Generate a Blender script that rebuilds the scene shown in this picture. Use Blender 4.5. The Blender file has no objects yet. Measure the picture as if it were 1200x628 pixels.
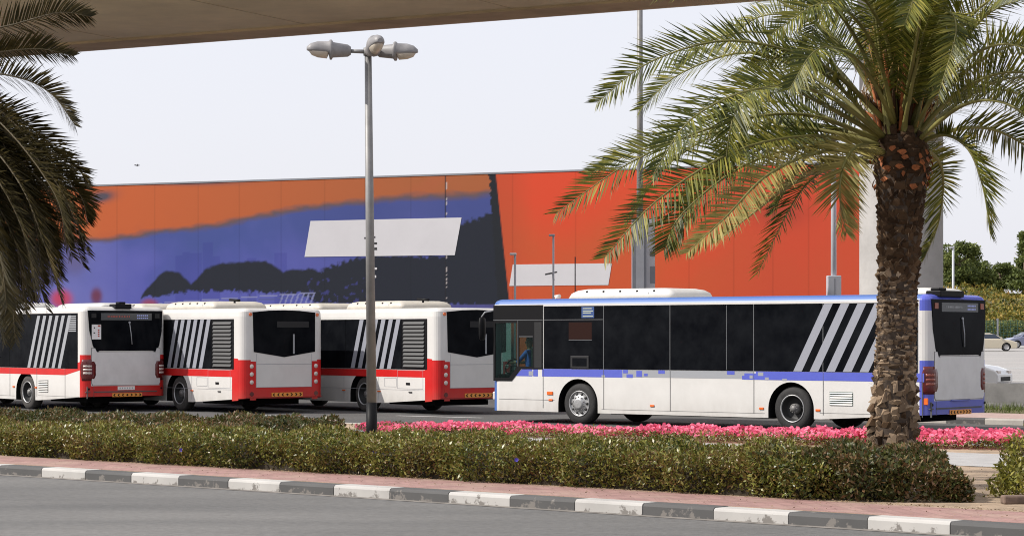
import bpy, bmesh, math, random
import numpy as np
from mathutils import Vector, Matrix, noise
R = math.radians
random.seed(7)
rng = np.random.default_rng(11)
scene = bpy.context.scene
COL = scene.collection

# ------------------------------------------------------------------ camera, light, exposure
FPX = 2713.0; CAMH = 2.055; HZ = 393.4
cd = bpy.data.cameras.new('camera'); cam = bpy.data.objects.new('camera', cd); COL.objects.link(cam)
cam.location = (0, 0, CAMH); cam.rotation_euler = (R(90), 0, 0)
cd.sensor_width = 36; cd.lens = 36 * FPX / 1200; cd.shift_y = (HZ - 314) / 1200
cd.clip_start = 0.1; cd.clip_end = 5000
scene.camera = cam

SUN_TO = Vector((-0.735, -0.09, 0.67)).normalized()
sun_el = math.asin(SUN_TO.z); sun_az = math.atan2(SUN_TO.x, SUN_TO.y)
w = bpy.data.worlds.new('World'); scene.world = w; w.use_nodes = True
wn = w.node_tree.nodes; wl = w.node_tree.links
sky = wn.new('ShaderNodeTexSky'); sky.sky_type = 'NISHITA'; sky.sun_disc = False
sky.sun_elevation = sun_el; sky.sun_rotation = sun_az % (2 * math.pi)
sky.air_density = 1.0; sky.dust_density = 3.5; sky.ozone_density = 1.5; sky.altitude = 0
hz = wn.new('ShaderNodeMix'); hz.data_type = 'RGBA'; hz.inputs[0].default_value = 0.80      # bright milky desert haze over the sky
hz.inputs[7].default_value = (6.55, 6.55, 7.05, 1)
wl.new(sky.outputs[0], hz.inputs[6]); wl.new(hz.outputs[2], wn['Background'].inputs[0]); wn['Background'].inputs[1].default_value = 0.15
sl = bpy.data.lights.new('sun', 'SUN'); sl.energy = 5.0; sl.angle = R(0.5); sl.color = (1.0, 0.955, 0.89)
so = bpy.data.objects.new('sun', sl); COL.objects.link(so)
so.rotation_euler = (-SUN_TO).to_track_quat('-Z', 'Y').to_euler()
scene.view_settings.view_transform = 'Standard'; scene.view_settings.look = 'None'
scene.cycles.pixel_filter_type = 'BLACKMAN_HARRIS'; scene.cycles.filter_width = 1.05
scene.view_settings.gamma = 1; scene.view_settings.exposure = 0.0

# ------------------------------------------------------------------ helpers
def s2l(c):
    return tuple(((v / 255) / 12.92 if v / 255 <= 0.04045 else ((v / 255 + 0.055) / 1.055) ** 2.4) for v in c)

def mat(name, col, rough=0.6, metal=0.0, coat=0.0, noise_amt=0.0, noise_scale=5.0, bump=0.0, bump_scale=40.0, col2=None, spec=0.5, emit=None):
    m = bpy.data.materials.new(name); m.use_nodes = True
    nt = m.node_tree; b = nt.nodes['Principled BSDF']
    b.inputs['Base Color'].default_value = (*col, 1); b.inputs['Roughness'].default_value = rough
    b.inputs['Metallic'].default_value = metal; b.inputs['Coat Weight'].default_value = coat
    b.inputs['Specular IOR Level'].default_value = spec
    if emit: b.inputs['Emission Color'].default_value = (*emit, 1); b.inputs['Emission Strength'].default_value = 1.0
    if noise_amt > 0 or bump > 0:
        tc = nt.nodes.new('ShaderNodeTexCoord')
    if noise_amt > 0:
        n = nt.nodes.new('ShaderNodeTexNoise'); n.inputs['Scale'].default_value = noise_scale; n.inputs['Detail'].default_value = 6
        n.inputs['Roughness'].default_value = 0.65
        nt.links.new(tc.outputs['Object'], n.inputs['Vector'])
        mx = nt.nodes.new('ShaderNodeMix'); mx.data_type = 'RGBA'
        c2 = col2 or tuple(c * (1 - noise_amt) for c in col)
        c1 = col if col2 else tuple(min(1, c * (1 + noise_amt * 0.5)) for c in col)
        mx.inputs[6].default_value = (*c1, 1); mx.inputs[7].default_value = (*c2, 1)
        rp = nt.nodes.new('ShaderNodeMapRange'); rp.inputs[1].default_value = 0.35; rp.inputs[2].default_value = 0.65
        nt.links.new(n.outputs['Fac'], rp.inputs[0]); nt.links.new(rp.outputs[0], mx.inputs[0])
        nt.links.new(mx.outputs[2], b.inputs['Base Color'])
    if bump > 0:
        n2 = nt.nodes.new('ShaderNodeTexNoise'); n2.inputs['Scale'].default_value = bump_scale; n2.inputs['Detail'].default_value = 4
        nt.links.new(tc.outputs['Object'], n2.inputs['Vector'])
        bp = nt.nodes.new('ShaderNodeBump'); bp.inputs['Strength'].default_value = bump; bp.inputs['Distance'].default_value = 0.02
        nt.links.new(n2.outputs['Fac'], bp.inputs['Height']); nt.links.new(bp.outputs[0], b.inputs['Normal'])
    return m

def leaf_mat(name, cols, rough=0.55, transl=0.3, pos_scale=1.2, spec=0.4):
    """foliage: colour varies per leaf and in patches; partly translucent"""
    m = bpy.data.materials.new(name); m.use_nodes = True
    nt = m.node_tree; b = nt.nodes['Principled BSDF']; out = nt.nodes['Material Output']
    g = nt.nodes.new('ShaderNodeNewGeometry'); tc = nt.nodes.new('ShaderNodeTexCoord')
    n = nt.nodes.new('ShaderNodeTexNoise'); n.inputs['Scale'].default_value = pos_scale; n.inputs['Detail'].default_value = 3
    nt.links.new(tc.outputs['Object'], n.inputs['Vector'])
    add = nt.nodes.new('ShaderNodeMath'); add.operation = 'MULTIPLY_ADD'; add.inputs[1].default_value = 0.62
    sc = nt.nodes.new('ShaderNodeMapRange'); sc.inputs[1].default_value = 0.3; sc.inputs[2].default_value = 0.7; sc.inputs[4].default_value = 0.38
    nt.links.new(n.outputs['Fac'], sc.inputs[0])
    nt.links.new(g.outputs['Random Per Island'], add.inputs[0]); nt.links.new(sc.outputs[0], add.inputs[2])
    cr = nt.nodes.new('ShaderNodeValToRGB'); e = cr.color_ramp.elements
    e[0].position = 0; e[0].color = (*cols[0], 1); e[1].position = 1; e[1].color = (*cols[-1], 1)
    for i, c in enumerate(cols[1:-1]):
        k = e.new((i + 1) / (len(cols) - 1)); k.color = (*c, 1)
    nt.links.new(add.outputs[0], cr.inputs[0])
    nt.links.new(cr.outputs[0], b.inputs['Base Color']); b.inputs['Roughness'].default_value = rough
    b.inputs['Specular IOR Level'].default_value = spec
    t = nt.nodes.new('ShaderNodeBsdfTranslucent'); nt.links.new(cr.outputs[0], t.inputs[0])
    ms = nt.nodes.new('ShaderNodeMixShader'); ms.inputs[0].default_value = transl
    nt.links.new(b.outputs[0], ms.inputs[1]); nt.links.new(t.outputs[0], ms.inputs[2]); nt.links.new(ms.outputs[0], out.inputs[0])
    return m

def glass_mat(name, tint, alpha=0.7):
    m = bpy.data.materials.new(name); m.use_nodes = True
    nt = m.node_tree; b = nt.nodes['Principled BSDF']; out = nt.nodes['Material Output']
    b.inputs['Base Color'].default_value = (0.02, 0.03, 0.03, 1); b.inputs['Roughness'].default_value = 0.03
    t = nt.nodes.new('ShaderNodeBsdfTransparent'); t.inputs[0].default_value = (*tint, 1)
    ms = nt.nodes.new('ShaderNodeMixShader'); ms.inputs[0].default_value = alpha
    nt.links.new(b.outputs[0], ms.inputs[1]); nt.links.new(t.outputs[0], ms.inputs[2]); nt.links.new(ms.outputs[0], out.inputs[0])
    return m

def empty(name, loc=(0, 0, 0), rz=0):
    o = bpy.data.objects.new(name, None); COL.objects.link(o); o.location = loc; o.rotation_euler = (0, 0, rz)
    o.empty_display_size = 0.2
    return o

def tag(o, label=None, cat=None, group=None, kind=None):
    if label: o['label'] = label
    if cat: o['category'] = cat
    if group: o['group'] = group
    if kind: o['kind'] = kind
    return o

class MB:
    def __init__(s): s.v = []; s.f = []; s.m = []; s.sm = []
    def add(s, vs, fs, mi=0, smooth=False):
        b = len(s.v); s.v += [tuple(v) for v in vs]
        for f in fs: s.f.append(tuple(b + i for i in f)); s.m.append(mi); s.sm.append(smooth)
    def box(s, x0, x1, y0, y1, z0, z1, mi=0):
        v = [(x0, y0, z0), (x1, y0, z0), (x1, y1, z0), (x0, y1, z0), (x0, y0, z1), (x1, y0, z1), (x1, y1, z1), (x0, y1, z1)]
        s.add(v, [(0, 3, 2, 1), (4, 5, 6, 7), (0, 1, 5, 4), (1, 2, 6, 5), (2, 3, 7, 6), (3, 0, 4, 7)], mi)
    def prism(s, poly, a, b, axis='y', mi=0):
        """poly in the plane across axis; y: (x,z), x: (y,z), z: (x,y)"""
        def P(p, t):
            return (p[0], t, p[1]) if axis == 'y' else ((t, p[0], p[1]) if axis == 'x' else (p[0], p[1], t))
        n = len(poly); v = [P(p, a) for p in poly] + [P(p, b) for p in poly]
        fs = [tuple(range(n)), tuple(range(2 * n - 1, n - 1, -1))] + [(i, i + n, (i + 1) % n + n, (i + 1) % n) for i in range(n)]
        s.add(v, fs, mi)
    def tube(s, pts, rad, n=10, mi=0, cap=True, smooth=True):
        pts = [Vector(p) for p in pts]; rs = rad if isinstance(rad, (list, tuple)) else [rad] * len(pts)
        v = []; fs = []
        for i, p in enumerate(pts):
            t = (pts[min(i + 1, len(pts) - 1)] - pts[max(i - 1, 0)]).normalized()
            u = Vector((0, 0, 1)) if abs(t.z) < 0.9 else Vector((1, 0, 0))
            a = t.cross(u).normalized(); b = t.cross(a).normalized()
            for k in range(n):
                an = 2 * math.pi * k / n; v.append(p + (a * math.cos(an) + b * math.sin(an)) * rs[i])
        for i in range(len(pts) - 1):
            for k in range(n):
                fs.append((i * n + k, i * n + (k + 1) % n, (i + 1) * n + (k + 1) % n, (i + 1) * n + k))
        s.add(v, fs, mi, smooth)
        if cap:
            b = len(s.v) - len(v)
            s.f.append(tuple(b + k for k in range(n - 1, -1, -1))); s.m.append(mi); s.sm.append(False)
            s.f.append(tuple(b + len(v) - n + k for k in range(n))); s.m.append(mi); s.sm.append(False)
    def lathe(s, prof, c, axis='y', n=28, mi=0, smooth=True):
        """prof: (radius, offset along axis)"""
        v = []; fs = []
        for r, h in prof:
            for k in range(n):
                an = 2 * math.pi * k / n; a, b = r * math.cos(an), r * math.sin(an)
                v.append((c[0] + a, c[1] + h, c[2] + b) if axis == 'y' else (c[0] + a, c[1] + b, c[2] + h))
        for i in range(len(prof) - 1):
            for k in range(n):
                fs.append((i * n + k, i * n + (k + 1) % n, (i + 1) * n + (k + 1) % n, (i + 1) * n + k))
        s.add(v, fs, mi, smooth)
    def rings(s, rings, mi=0, smooth=True, cap=True):
        n = len(rings[0]); v = [p for r in rings for p in r]; fs = []
        for i in range(len(rings) - 1):
            for k in range(n):
                fs.append((i * n + k, i * n + (k + 1) % n, (i + 1) * n + (k + 1) % n, (i + 1) * n + k))
        s.add(v, fs, mi, smooth)
        if cap:
            b = len(s.v) - len(v)
            s.f.append(tuple(b + k for k in range(n - 1, -1, -1))); s.m.append(mi); s.sm.append(False)
            s.f.append(tuple(b + len(v) - n + k for k in range(n))); s.m.append(mi); s.sm.append(False)
    def mesh(s, name, mats):
        me = bpy.data.meshes.new(name); me.from_pydata(s.v, [], s.f)
        for m in (mats if isinstance(mats, (list, tuple)) else [mats]): me.materials.append(m)
        me.polygons.foreach_set('material_index', s.m); me.polygons.foreach_set('use_smooth', s.sm)
        me.update(); return me
    def build(s, name, mats, parent=None, fix=True):
        me = s.mesh(name, mats)
        if fix:
            bm = bmesh.new(); bm.from_mesh(me); bmesh.ops.recalc_face_normals(bm, faces=bm.faces); bm.to_mesh(me); bm.free()
        o = bpy.data.objects.new(name, me); COL.objects.link(o)
        if parent: o.parent = parent
        return o

def apply_mods(o):
    dg = bpy.context.evaluated_depsgraph_get(); dg.update()
    me = bpy.data.meshes.new_from_object(o.evaluated_get(dg)); old = o.data
    o.modifiers.clear(); o.data = me; bpy.data.meshes.remove(old)

def boolean(o, cutters):
    par = o.parent; o.parent = None
    for c in cutters:
        c.parent = None
        md = o.modifiers.new('b', 'BOOLEAN'); md.operation = 'DIFFERENCE'; md.object = c; md.solver = 'EXACT'
    apply_mods(o); o.parent = par
    for c in cutters:
        me = c.data; bpy.data.objects.remove(c); bpy.data.meshes.remove(me)

def bevel(o, wdt=0.01, seg=2):
    md = o.modifiers.new('bev', 'BEVEL'); md.width = wdt; md.segments = seg; md.limit_method = 'ANGLE'; md.angle_limit = R(40)
    apply_mods(o)
    return o

def bulk(name, verts, nper, mats, parent=None, midx=None, faces=None, smooth=False):
    """verts: (N, nper, 3) numpy array of separate polygons"""
    N = len(verts); me = bpy.data.meshes.new(name)
    me.vertices.add(N * nper); me.vertices.foreach_set('co', np.asarray(verts, dtype=np.float32).ravel())
    me.loops.add(N * nper); me.loops.foreach_set('vertex_index', np.arange(N * nper, dtype=np.int32))
    me.polygons.add(N); me.polygons.foreach_set('loop_start', np.arange(0, N * nper, nper, dtype=np.int32))
    me.polygons.foreach_set('loop_total', np.full(N, nper, dtype=np.int32))
    for m in (mats if isinstance(mats, (list, tuple)) else [mats]): me.materials.append(m)
    if midx is not None: me.polygons.foreach_set('material_index', np.asarray(midx, dtype=np.int32))
    me.update(calc_edges=True); me.validate()
    o = bpy.data.objects.new(name, me); COL.objects.link(o)
    if parent: o.parent = parent
    return o

def unit(a): return a / np.maximum(np.linalg.norm(a, axis=-1, keepdims=True), 1e-9)

def leaf_quads(P, size, up_bias=0.3, aspect=0.45, rs=rng):
    """diamond leaves at points P, random direction"""
    n = len(P); d = rs.normal(size=(n, 3)); d[:, 2] += up_bias; d = unit(d)
    q = unit(np.cross(d, rs.normal(size=(n, 3))))
    s = (np.asarray(size) * rs.uniform(0.6, 1.35, n))[:, None]
    nrm = np.cross(d, q)
    return np.stack([P, P + d * s * 0.5 + q * s * aspect * 0.5 + nrm * s * 0.08, P + d * s, P + d * s * 0.5 - q * s * aspect * 0.5 + nrm * s * 0.08], axis=1)

def join_quads(A): return np.concatenate(A, axis=0)

# street frame: t along the kerb (to the right and nearer), n away from the camera
T = Vector((0.758, -0.652, 0)); N = Vector((0.652, 0.758, 0)); O = Vector((0, 27.8, 0))
def TN(t, n, z=0): return O + T * t + N * n + Vector((0, 0, z))
STREET_RZ = math.atan2(T.y, T.x)

# ------------------------------------------------------------------ materials
def asphalt_mat(name, base, base2, speck=True, mscale=0.35):
    m = bpy.data.materials.new(name); m.use_nodes = True; nt = m.node_tree; b = nt.nodes['Principled BSDF']
    tc = nt.nodes.new('ShaderNodeTexCoord')
    mp = nt.nodes.new('ShaderNodeMapping'); mp.inputs['Rotation'].default_value = (0, 0, -STREET_RZ)
    mp.inputs['Scale'].default_value = (0.25, 1, 1); nt.links.new(tc.outputs['Object'], mp.inputs[0])
    a = nt.nodes.new('ShaderNodeTexNoise'); a.inputs['Scale'].default_value = mscale; a.inputs['Detail'].default_value = 5
    nt.links.new(mp.outputs[0], a.inputs['Vector'])
    f = nt.nodes.new('ShaderNodeTexNoise'); f.inputs['Scale'].default_value = 9; f.inputs['Detail'].default_value = 8; f.inputs['Roughness'].default_value = 0.8
    nt.links.new(tc.outputs['Object'], f.inputs['Vector'])
    mx = nt.nodes.new('ShaderNodeMix'); mx.data_type = 'RGBA'; mx.inputs[6].default_value = (*base, 1); mx.inputs[7].default_value = (*base2, 1)
    r = nt.nodes.new('ShaderNodeMapRange'); r.inputs[1].default_value = 0.3; r.inputs[2].default_value = 0.7
    nt.links.new(a.outputs['Fac'], r.inputs[0]); nt.links.new(r.outputs[0], mx.inputs[0])
    mu = nt.nodes.new('ShaderNodeMix'); mu.data_type = 'RGBA'; mu.blend_type = 'MULTIPLY'; mu.inputs[0].default_value = 1
    r2 = nt.nodes.new('ShaderNodeMapRange'); r2.inputs[1].default_value = 0.3; r2.inputs[2].default_value = 0.72
    r2.inputs[3].default_value = 0.68; r2.inputs[4].default_value = 1.35
    nt.links.new(f.outputs['Fac'], r2.inputs[0]); nt.links.new(mx.outputs[2], mu.inputs[6]); nt.links.new(r2.outputs[0], mu.inputs[7])
    nt.links.new(mu.outputs[2], b.inputs['Base Color']); b.inputs['Roughness'].default_value = 0.85
    bp = nt.nodes.new('ShaderNodeBump'); bp.inputs['Strength'].default_value = 0.5; bp.inputs['Distance'].default_value = 0.01
    nt.links.new(f.outputs['Fac'], bp.inputs['Height']); nt.links.new(bp.outputs[0], b.inputs['Normal'])
    return m

def grime(m, top=0.75, strength=0.45, col=(0.20, 0.16, 0.12)):
    """road dust on the lower panels, streaky"""
    nt = m.node_tree; b = nt.nodes['Principled BSDF']; src = b.inputs['Base Color'].links[0].from_socket
    tc = nt.nodes.new('ShaderNodeTexCoord'); sx = nt.nodes.new('ShaderNodeSeparateXYZ'); nt.links.new(tc.outputs['Object'], sx.inputs[0])
    mp = nt.nodes.new('ShaderNodeMapping'); mp.inputs['Scale'].default_value = (3.5, 3.5, 1.2); nt.links.new(tc.outputs['Object'], mp.inputs[0])
    n = nt.nodes.new('ShaderNodeTexNoise'); n.inputs['Scale'].default_value = 1.6; n.inputs['Detail'].default_value = 7; nt.links.new(mp.outputs[0], n.inputs['Vector'])
    r = nt.nodes.new('ShaderNodeMapRange'); r.inputs[1].default_value = 0.25; r.inputs[2].default_value = top; r.inputs[3].default_value = 1; r.inputs[4].default_value = 0.10
    nt.links.new(sx.outputs[2], r.inputs[0])
    mu = nt.nodes.new('ShaderNodeMath'); mu.operation = 'MULTIPLY'; nt.links.new(r.outputs[0], mu.inputs[0]); nt.links.new(n.outputs['Fac'], mu.inputs[1])
    m2 = nt.nodes.new('ShaderNodeMath'); m2.operation = 'MULTIPLY'; m2.inputs[1].default_value = strength; nt.links.new(mu.outputs[0], m2.inputs[0])
    mx = nt.nodes.new('ShaderNodeMix'); mx.data_type = 'RGBA'; mx.inputs[7].default_value = (*col, 1)
    nt.links.new(m2.outputs[0], mx.inputs[0]); nt.links.new(src, mx.inputs[6]); nt.links.new(mx.outputs[2], b.inputs['Base Color'])

M = {}
M['asphalt'] = asphalt_mat('asphalt', (0.145, 0.140, 0.132), (0.088, 0.086, 0.083), mscale=0.55)
M['yard'] = asphalt_mat('yard_asphalt', (0.085, 0.083, 0.08), (0.062, 0.061, 0.06))
M['far_road'] = asphalt_mat('far_road', (0.34, 0.32, 0.30), (0.27, 0.26, 0.25))
M['sand'] = mat('sand', (0.34, 0.25, 0.17), 0.95, noise_amt=0.35, noise_scale=2.5, bump=0.6, bump_scale=25)
M['concrete_path'] = mat('concrete_path', (0.36, 0.35, 0.34), 0.85, noise_amt=0.15, noise_scale=2)
M['concrete'] = mat('concrete', (0.42, 0.39, 0.35), 0.85, noise_amt=0.2, noise_scale=0.8, bump=0.2, bump_scale=15)
M['pier'] = mat('pier_concrete', (0.43, 0.415, 0.40), 0.85, noise_amt=0.18, noise_scale=0.7, bump=0.2, bump_scale=12)
M['deck'] = mat('deck_concrete', (0.82, 0.68, 0.43), 0.85, noise_amt=0.15, noise_scale=0.25, bump=0.2, bump_scale=8)
M['barrier'] = mat('barrier_concrete', (0.15, 0.145, 0.14), 0.9, noise_amt=0.25, noise_scale=2)
M['far_pave'] = mat('far_paving', (0.40, 0.29, 0.26), 0.85, noise_amt=0.15, noise_scale=4)
M['white_line'] = mat('road_paint', (0.62, 0.62, 0.60), 0.7, noise_amt=0.3, noise_scale=12)
M['paint_white'] = mat('white_bus_paint', (0.63, 0.615, 0.59), 0.32, coat=0.15, noise_amt=0.05, noise_scale=1.5)
M['panel_grey'] = mat('rear_panel_paint', (0.66, 0.65, 0.64), 0.4, coat=0.1, noise_amt=0.09, noise_scale=2.2)
M['paint_blue'] = mat('blue_bus_paint', (0.085, 0.11, 0.50), 0.35, coat=0.12, noise_amt=0.06, noise_scale=2)
M['paint_red'] = mat('red_bus_paint', (0.55, 0.012, 0.012), 0.35, coat=0.1, spec=0.3, noise_amt=0.08, noise_scale=2)
M['paint_sky'] = mat('roof_edge_blue_paint', (0.045, 0.12, 0.36), 0.4, coat=0.05)
M['decal_grey'] = mat('grey_decal', (0.30, 0.31, 0.33), 0.4)
M['decal_pale'] = mat('pale_grey_decal', (0.29, 0.30, 0.34), 0.35)
M['black'] = mat('black_plastic', (0.008, 0.008, 0.009), 0.5, spec=0.12)
M['under'] = mat('underbody_black', (0.006, 0.006, 0.006), 0.9, spec=0.1)
M['seam'] = mat('panel_gap', (0.09, 0.09, 0.09), 0.7)
M['seam_light'] = mat('window_trim', (0.13, 0.135, 0.14), 0.5)
M['glass_black'] = mat('dark_window_glass', (0.003, 0.0035, 0.005), 0.10, spec=0.03, noise_amt=0.5, noise_scale=1.6, col2=(0.009, 0.010, 0.012))
M['glass'] = glass_mat('clear_cab_glass', (0.72, 0.88, 0.84), 0.86)
M['glass_rear'] = glass_mat('smoked_rear_glass', (0.10, 0.11, 0.12), 0.88)
M['cab_in'] = mat('cab_interior', (0.10, 0.115, 0.12), 0.8)
M['tyre'] = mat('tyre_rubber', (0.022, 0.021, 0.021), 0.8, noise_amt=0.4, noise_scale=8, bump=0.2)
M['tyre_dusty'] = mat('dusty_tyre_rubber', (0.055, 0.050, 0.046), 0.9, noise_amt=0.4, noise_scale=8)
M['rim'] = mat('wheel_rim_metal', (0.40, 0.40, 0.40), 0.4, metal=0.5, noise_amt=0.3, noise_scale=9)
M['rim_dark'] = mat('wheel_rim_dark', (0.014, 0.014, 0.014), 0.6)
M['lamp_red'] = mat('tail_lamp_red', (0.10, 0.005, 0.005), 0.25, coat=0.3)
M['lamp_clear'] = mat('lamp_clear', (0.62, 0.55, 0.50), 0.2, coat=0.5)
M['lamp_dim'] = mat('lamp_lens_dim', (0.30, 0.075, 0.05), 0.25, coat=0.3)
M['lamp_orange'] = mat('lamp_orange', (0.70, 0.13, 0.015), 0.25, coat=0.6)
M['plate'] = mat('number_plate', (0.75, 0.73, 0.70), 0.5)
M['amber'] = mat('reflector_amber', (0.75, 0.30, 0.05), 0.4)
M['display'] = mat('display_glass', (0.05, 0.055, 0.06), 0.2)
M['disp_red'] = mat('display_red_text', (0.4, 0.05, 0.03), 0.4)
M['disp_blue'] = mat('display_blue_text', (0.35, 0.40, 0.75), 0.4)
M['disp_screen'] = mat('display_blue_screen', (0.04, 0.08, 0.22), 0.3)
M['pod'] = mat('roof_pod_white', (0.58, 0.57, 0.54), 0.4, noise_amt=0.06, noise_scale=2)
M['pod_cream'] = mat('roof_pod_cream', (0.52, 0.485, 0.42), 0.45, noise_amt=0.12, noise_scale=2)
M['louvre'] = mat('louvre_grey', (0.055, 0.055, 0.055), 0.5)
M['steel'] = mat('galvanised_steel', (0.22, 0.215, 0.21), 0.5, metal=0.2, noise_amt=0.2, noise_scale=3)
M['steel_pale'] = mat('pale_painted_steel', (0.45, 0.46, 0.50), 0.5, noise_amt=0.1, noise_scale=1)
M['steel_mid'] = mat('mid_grey_steel', (0.26, 0.27, 0.30), 0.55, noise_amt=0.1, noise_scale=1)
M['lum_body'] = mat('lantern_housing', (0.24, 0.23, 0.23), 0.5, noise_amt=0.2, noise_scale=6)
M['lum_glass'] = mat('lantern_lens', (0.50, 0.44, 0.36), 0.25)
M['shirt'] = mat('blue_shirt', (0.06, 0.10, 0.42), 0.8)
M['skin'] = mat('skin', (0.28, 0.15, 0.09), 0.6)
M['hair'] = mat('dark_hair', (0.01, 0.009, 0.008), 0.7)
M['trousers'] = mat('dark_trousers', (0.02, 0.022, 0.03), 0.85)
M['sheet_white'] = mat('paper_white', (0.75, 0.74, 0.74), 0.6)
M['bark'] = mat('bark', (0.13, 0.09, 0.06), 0.9, noise_amt=0.4, noise_scale=6)
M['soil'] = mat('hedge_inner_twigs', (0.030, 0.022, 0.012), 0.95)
M['hedge'] = leaf_mat('hedge_leaves', [(0.014, 0.024, 0.006), (0.045, 0.068, 0.012), (0.11, 0.125, 0.020), (0.17, 0.10, 0.03), (0.14, 0.16, 0.026), (0.27, 0.25, 0.055), (0.13, 0.055, 0.022), (0.46, 0.42, 0.19)], rough=0.38, transl=0.18, pos_scale=0.9)
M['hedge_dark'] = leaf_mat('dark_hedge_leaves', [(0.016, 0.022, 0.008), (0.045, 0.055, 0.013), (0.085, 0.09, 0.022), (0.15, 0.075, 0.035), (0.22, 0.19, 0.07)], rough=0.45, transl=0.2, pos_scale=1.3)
M['shrub_yellow'] = leaf_mat('yellow_green_leaves', [(0.06, 0.065, 0.012), (0.17, 0.17, 0.03), (0.30, 0.27, 0.05), (0.26, 0.17, 0.05)], rough=0.45, transl=0.25, pos_scale=1.5)
M['pink'] = leaf_mat('pink_petals', [(0.55, 0.06, 0.14), (0.80, 0.14, 0.25), (0.87, 0.23, 0.34), (0.88, 0.38, 0.48)], rough=0.6, transl=0.3, pos_scale=1.5, spec=0.2)
M['purple'] = mat('purple_petals', (0.10, 0.07, 0.50), 0.6)
M['frond_a'] = leaf_mat('palm_leaflets', [(0.018, 0.027, 0.005), (0.055, 0.068, 0.010), (0.165, 0.165, 0.022), (0.42, 0.355, 0.075)], rough=0.45, transl=0.22, pos_scale=1.6, spec=0.22)
M['frond_dry'] = leaf_mat('dry_palm_leaflets', [(0.10, 0.09, 0.02), (0.24, 0.20, 0.05), (0.42, 0.34, 0.12)], rough=0.5, transl=0.2, pos_scale=1.6, spec=0.2)
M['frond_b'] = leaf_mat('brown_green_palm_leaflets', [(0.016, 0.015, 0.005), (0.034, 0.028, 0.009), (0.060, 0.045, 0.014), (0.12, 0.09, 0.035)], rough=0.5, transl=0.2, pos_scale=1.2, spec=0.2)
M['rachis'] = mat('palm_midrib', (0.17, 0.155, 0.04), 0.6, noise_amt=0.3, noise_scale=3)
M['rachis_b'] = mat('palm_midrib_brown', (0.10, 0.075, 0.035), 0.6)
M['stub'] = leaf_mat('palm_leaf_bases', [(0.06, 0.040, 0.026), (0.15, 0.105, 0.07), (0.27, 0.195, 0.13), (0.42, 0.33, 0.24)], rough=0.9, transl=0.0, pos_scale=2.0, spec=0.1)
M['stub_cut'] = mat('cut_leaf_base', (0.34, 0.105, 0.03), 0.8, noise_amt=0.4, noise_scale=14)
M['stub_dark'] = leaf_mat('dark_palm_leaf_bases', [(0.022, 0.013, 0.008), (0.06, 0.036, 0.021), (0.13, 0.082, 0.048)], rough=0.9, transl=0.0, pos_scale=2.0, spec=0.1)
M['trunk_core'] = mat('palm_trunk_core', (0.06, 0.042, 0.03), 0.95, noise_amt=0.4, noise_scale=12)
M['tree_dark'] = leaf_mat('far_tree_leaves', [(0.045, 0.065, 0.018), (0.11, 0.14, 0.032), (0.22, 0.24, 0.055)], rough=0.7, transl=0.2, pos_scale=0.4)
M['bank'] = leaf_mat('bank_shrub_leaves', [(0.02, 0.035, 0.010), (0.07, 0.085, 0.015), (0.20, 0.18, 0.025), (0.30, 0.20, 0.04), (0.28, 0.16, 0.05)], rough=0.7, transl=0.2, pos_scale=0.18)
M['bank_soil'] = mat('bank_earth', (0.10, 0.09, 0.035), 0.95, noise_amt=0.3, noise_scale=0.5)
M['grass'] = leaf_mat('verge_grass', [(0.05, 0.07, 0.015), (0.10, 0.13, 0.03), (0.16, 0.18, 0.05)], rough=0.7, transl=0.2, pos_scale=0.8)
M['fence_green'] = mat('green_fence_paint', (0.03, 0.085, 0.06), 0.5)
M['car_white'] = mat('white_car_paint', (0.75, 0.75, 0.74), 0.25, coat=0.5)
M['car_beige'] = mat('beige_car_paint', (0.48, 0.43, 0.33), 0.3, coat=0.5)
M['car_blue'] = mat('blue_grey_car_paint', (0.20, 0.22, 0.32), 0.3, coat=0.5)
M['car_glass'] = mat('car_glass', (0.02, 0.03, 0.05), 0.08)
M['ac_trim'] = mat('charcoal_grey', (0.025, 0.025, 0.026), 0.6, spec=0.2)

grime(M['paint_white']); grime(M['paint_red']); grime(M['paint_blue']); grime(M['panel_grey'], 1.7, 0.25)

# ------------------------------------------------------------------ setting
def sheet(name, pts, m, label=None):
    mb = MB(); mb.add(pts, [tuple(range(len(pts)))]); o = mb.build(name, m, fix=False)
    if o.data.polygons[0].normal.z < 0: o.data.flip_normals()
    return tag(o, label, None, None, 'structure')

sheet('ground', [(-1500, -60, 0), (1500, -60, 0), (1500, 3000, 0), (-1500, 3000, 0)], M['yard'])
sheet('road', [TN(-90, -14, 0.004), TN(70, -14, 0.004), TN(70, 0.0, 0.004), TN(-90, 0.0, 0.004)], M['asphalt'])

# raised median with sandy soil (its solid edge is hidden by kerbs)
mb = MB(); mb.prism([tuple(TN(-90, 0.29)[:2]), tuple(TN(70, 0.29)[:2]), tuple(TN(70, 14.6)[:2]), tuple(TN(-90, 15.4)[:2])], 0.0, 0.14, 'z')
tag(mb.build('median_soil', M['sand']), None, None, None, 'structure')
sheet('path', [TN(-90, 9.2, 0.147), TN(70, 9.0, 0.147), TN(70, 12.3, 0.147), TN(-90, 12.6, 0.147)], M['concrete_path'])

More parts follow.
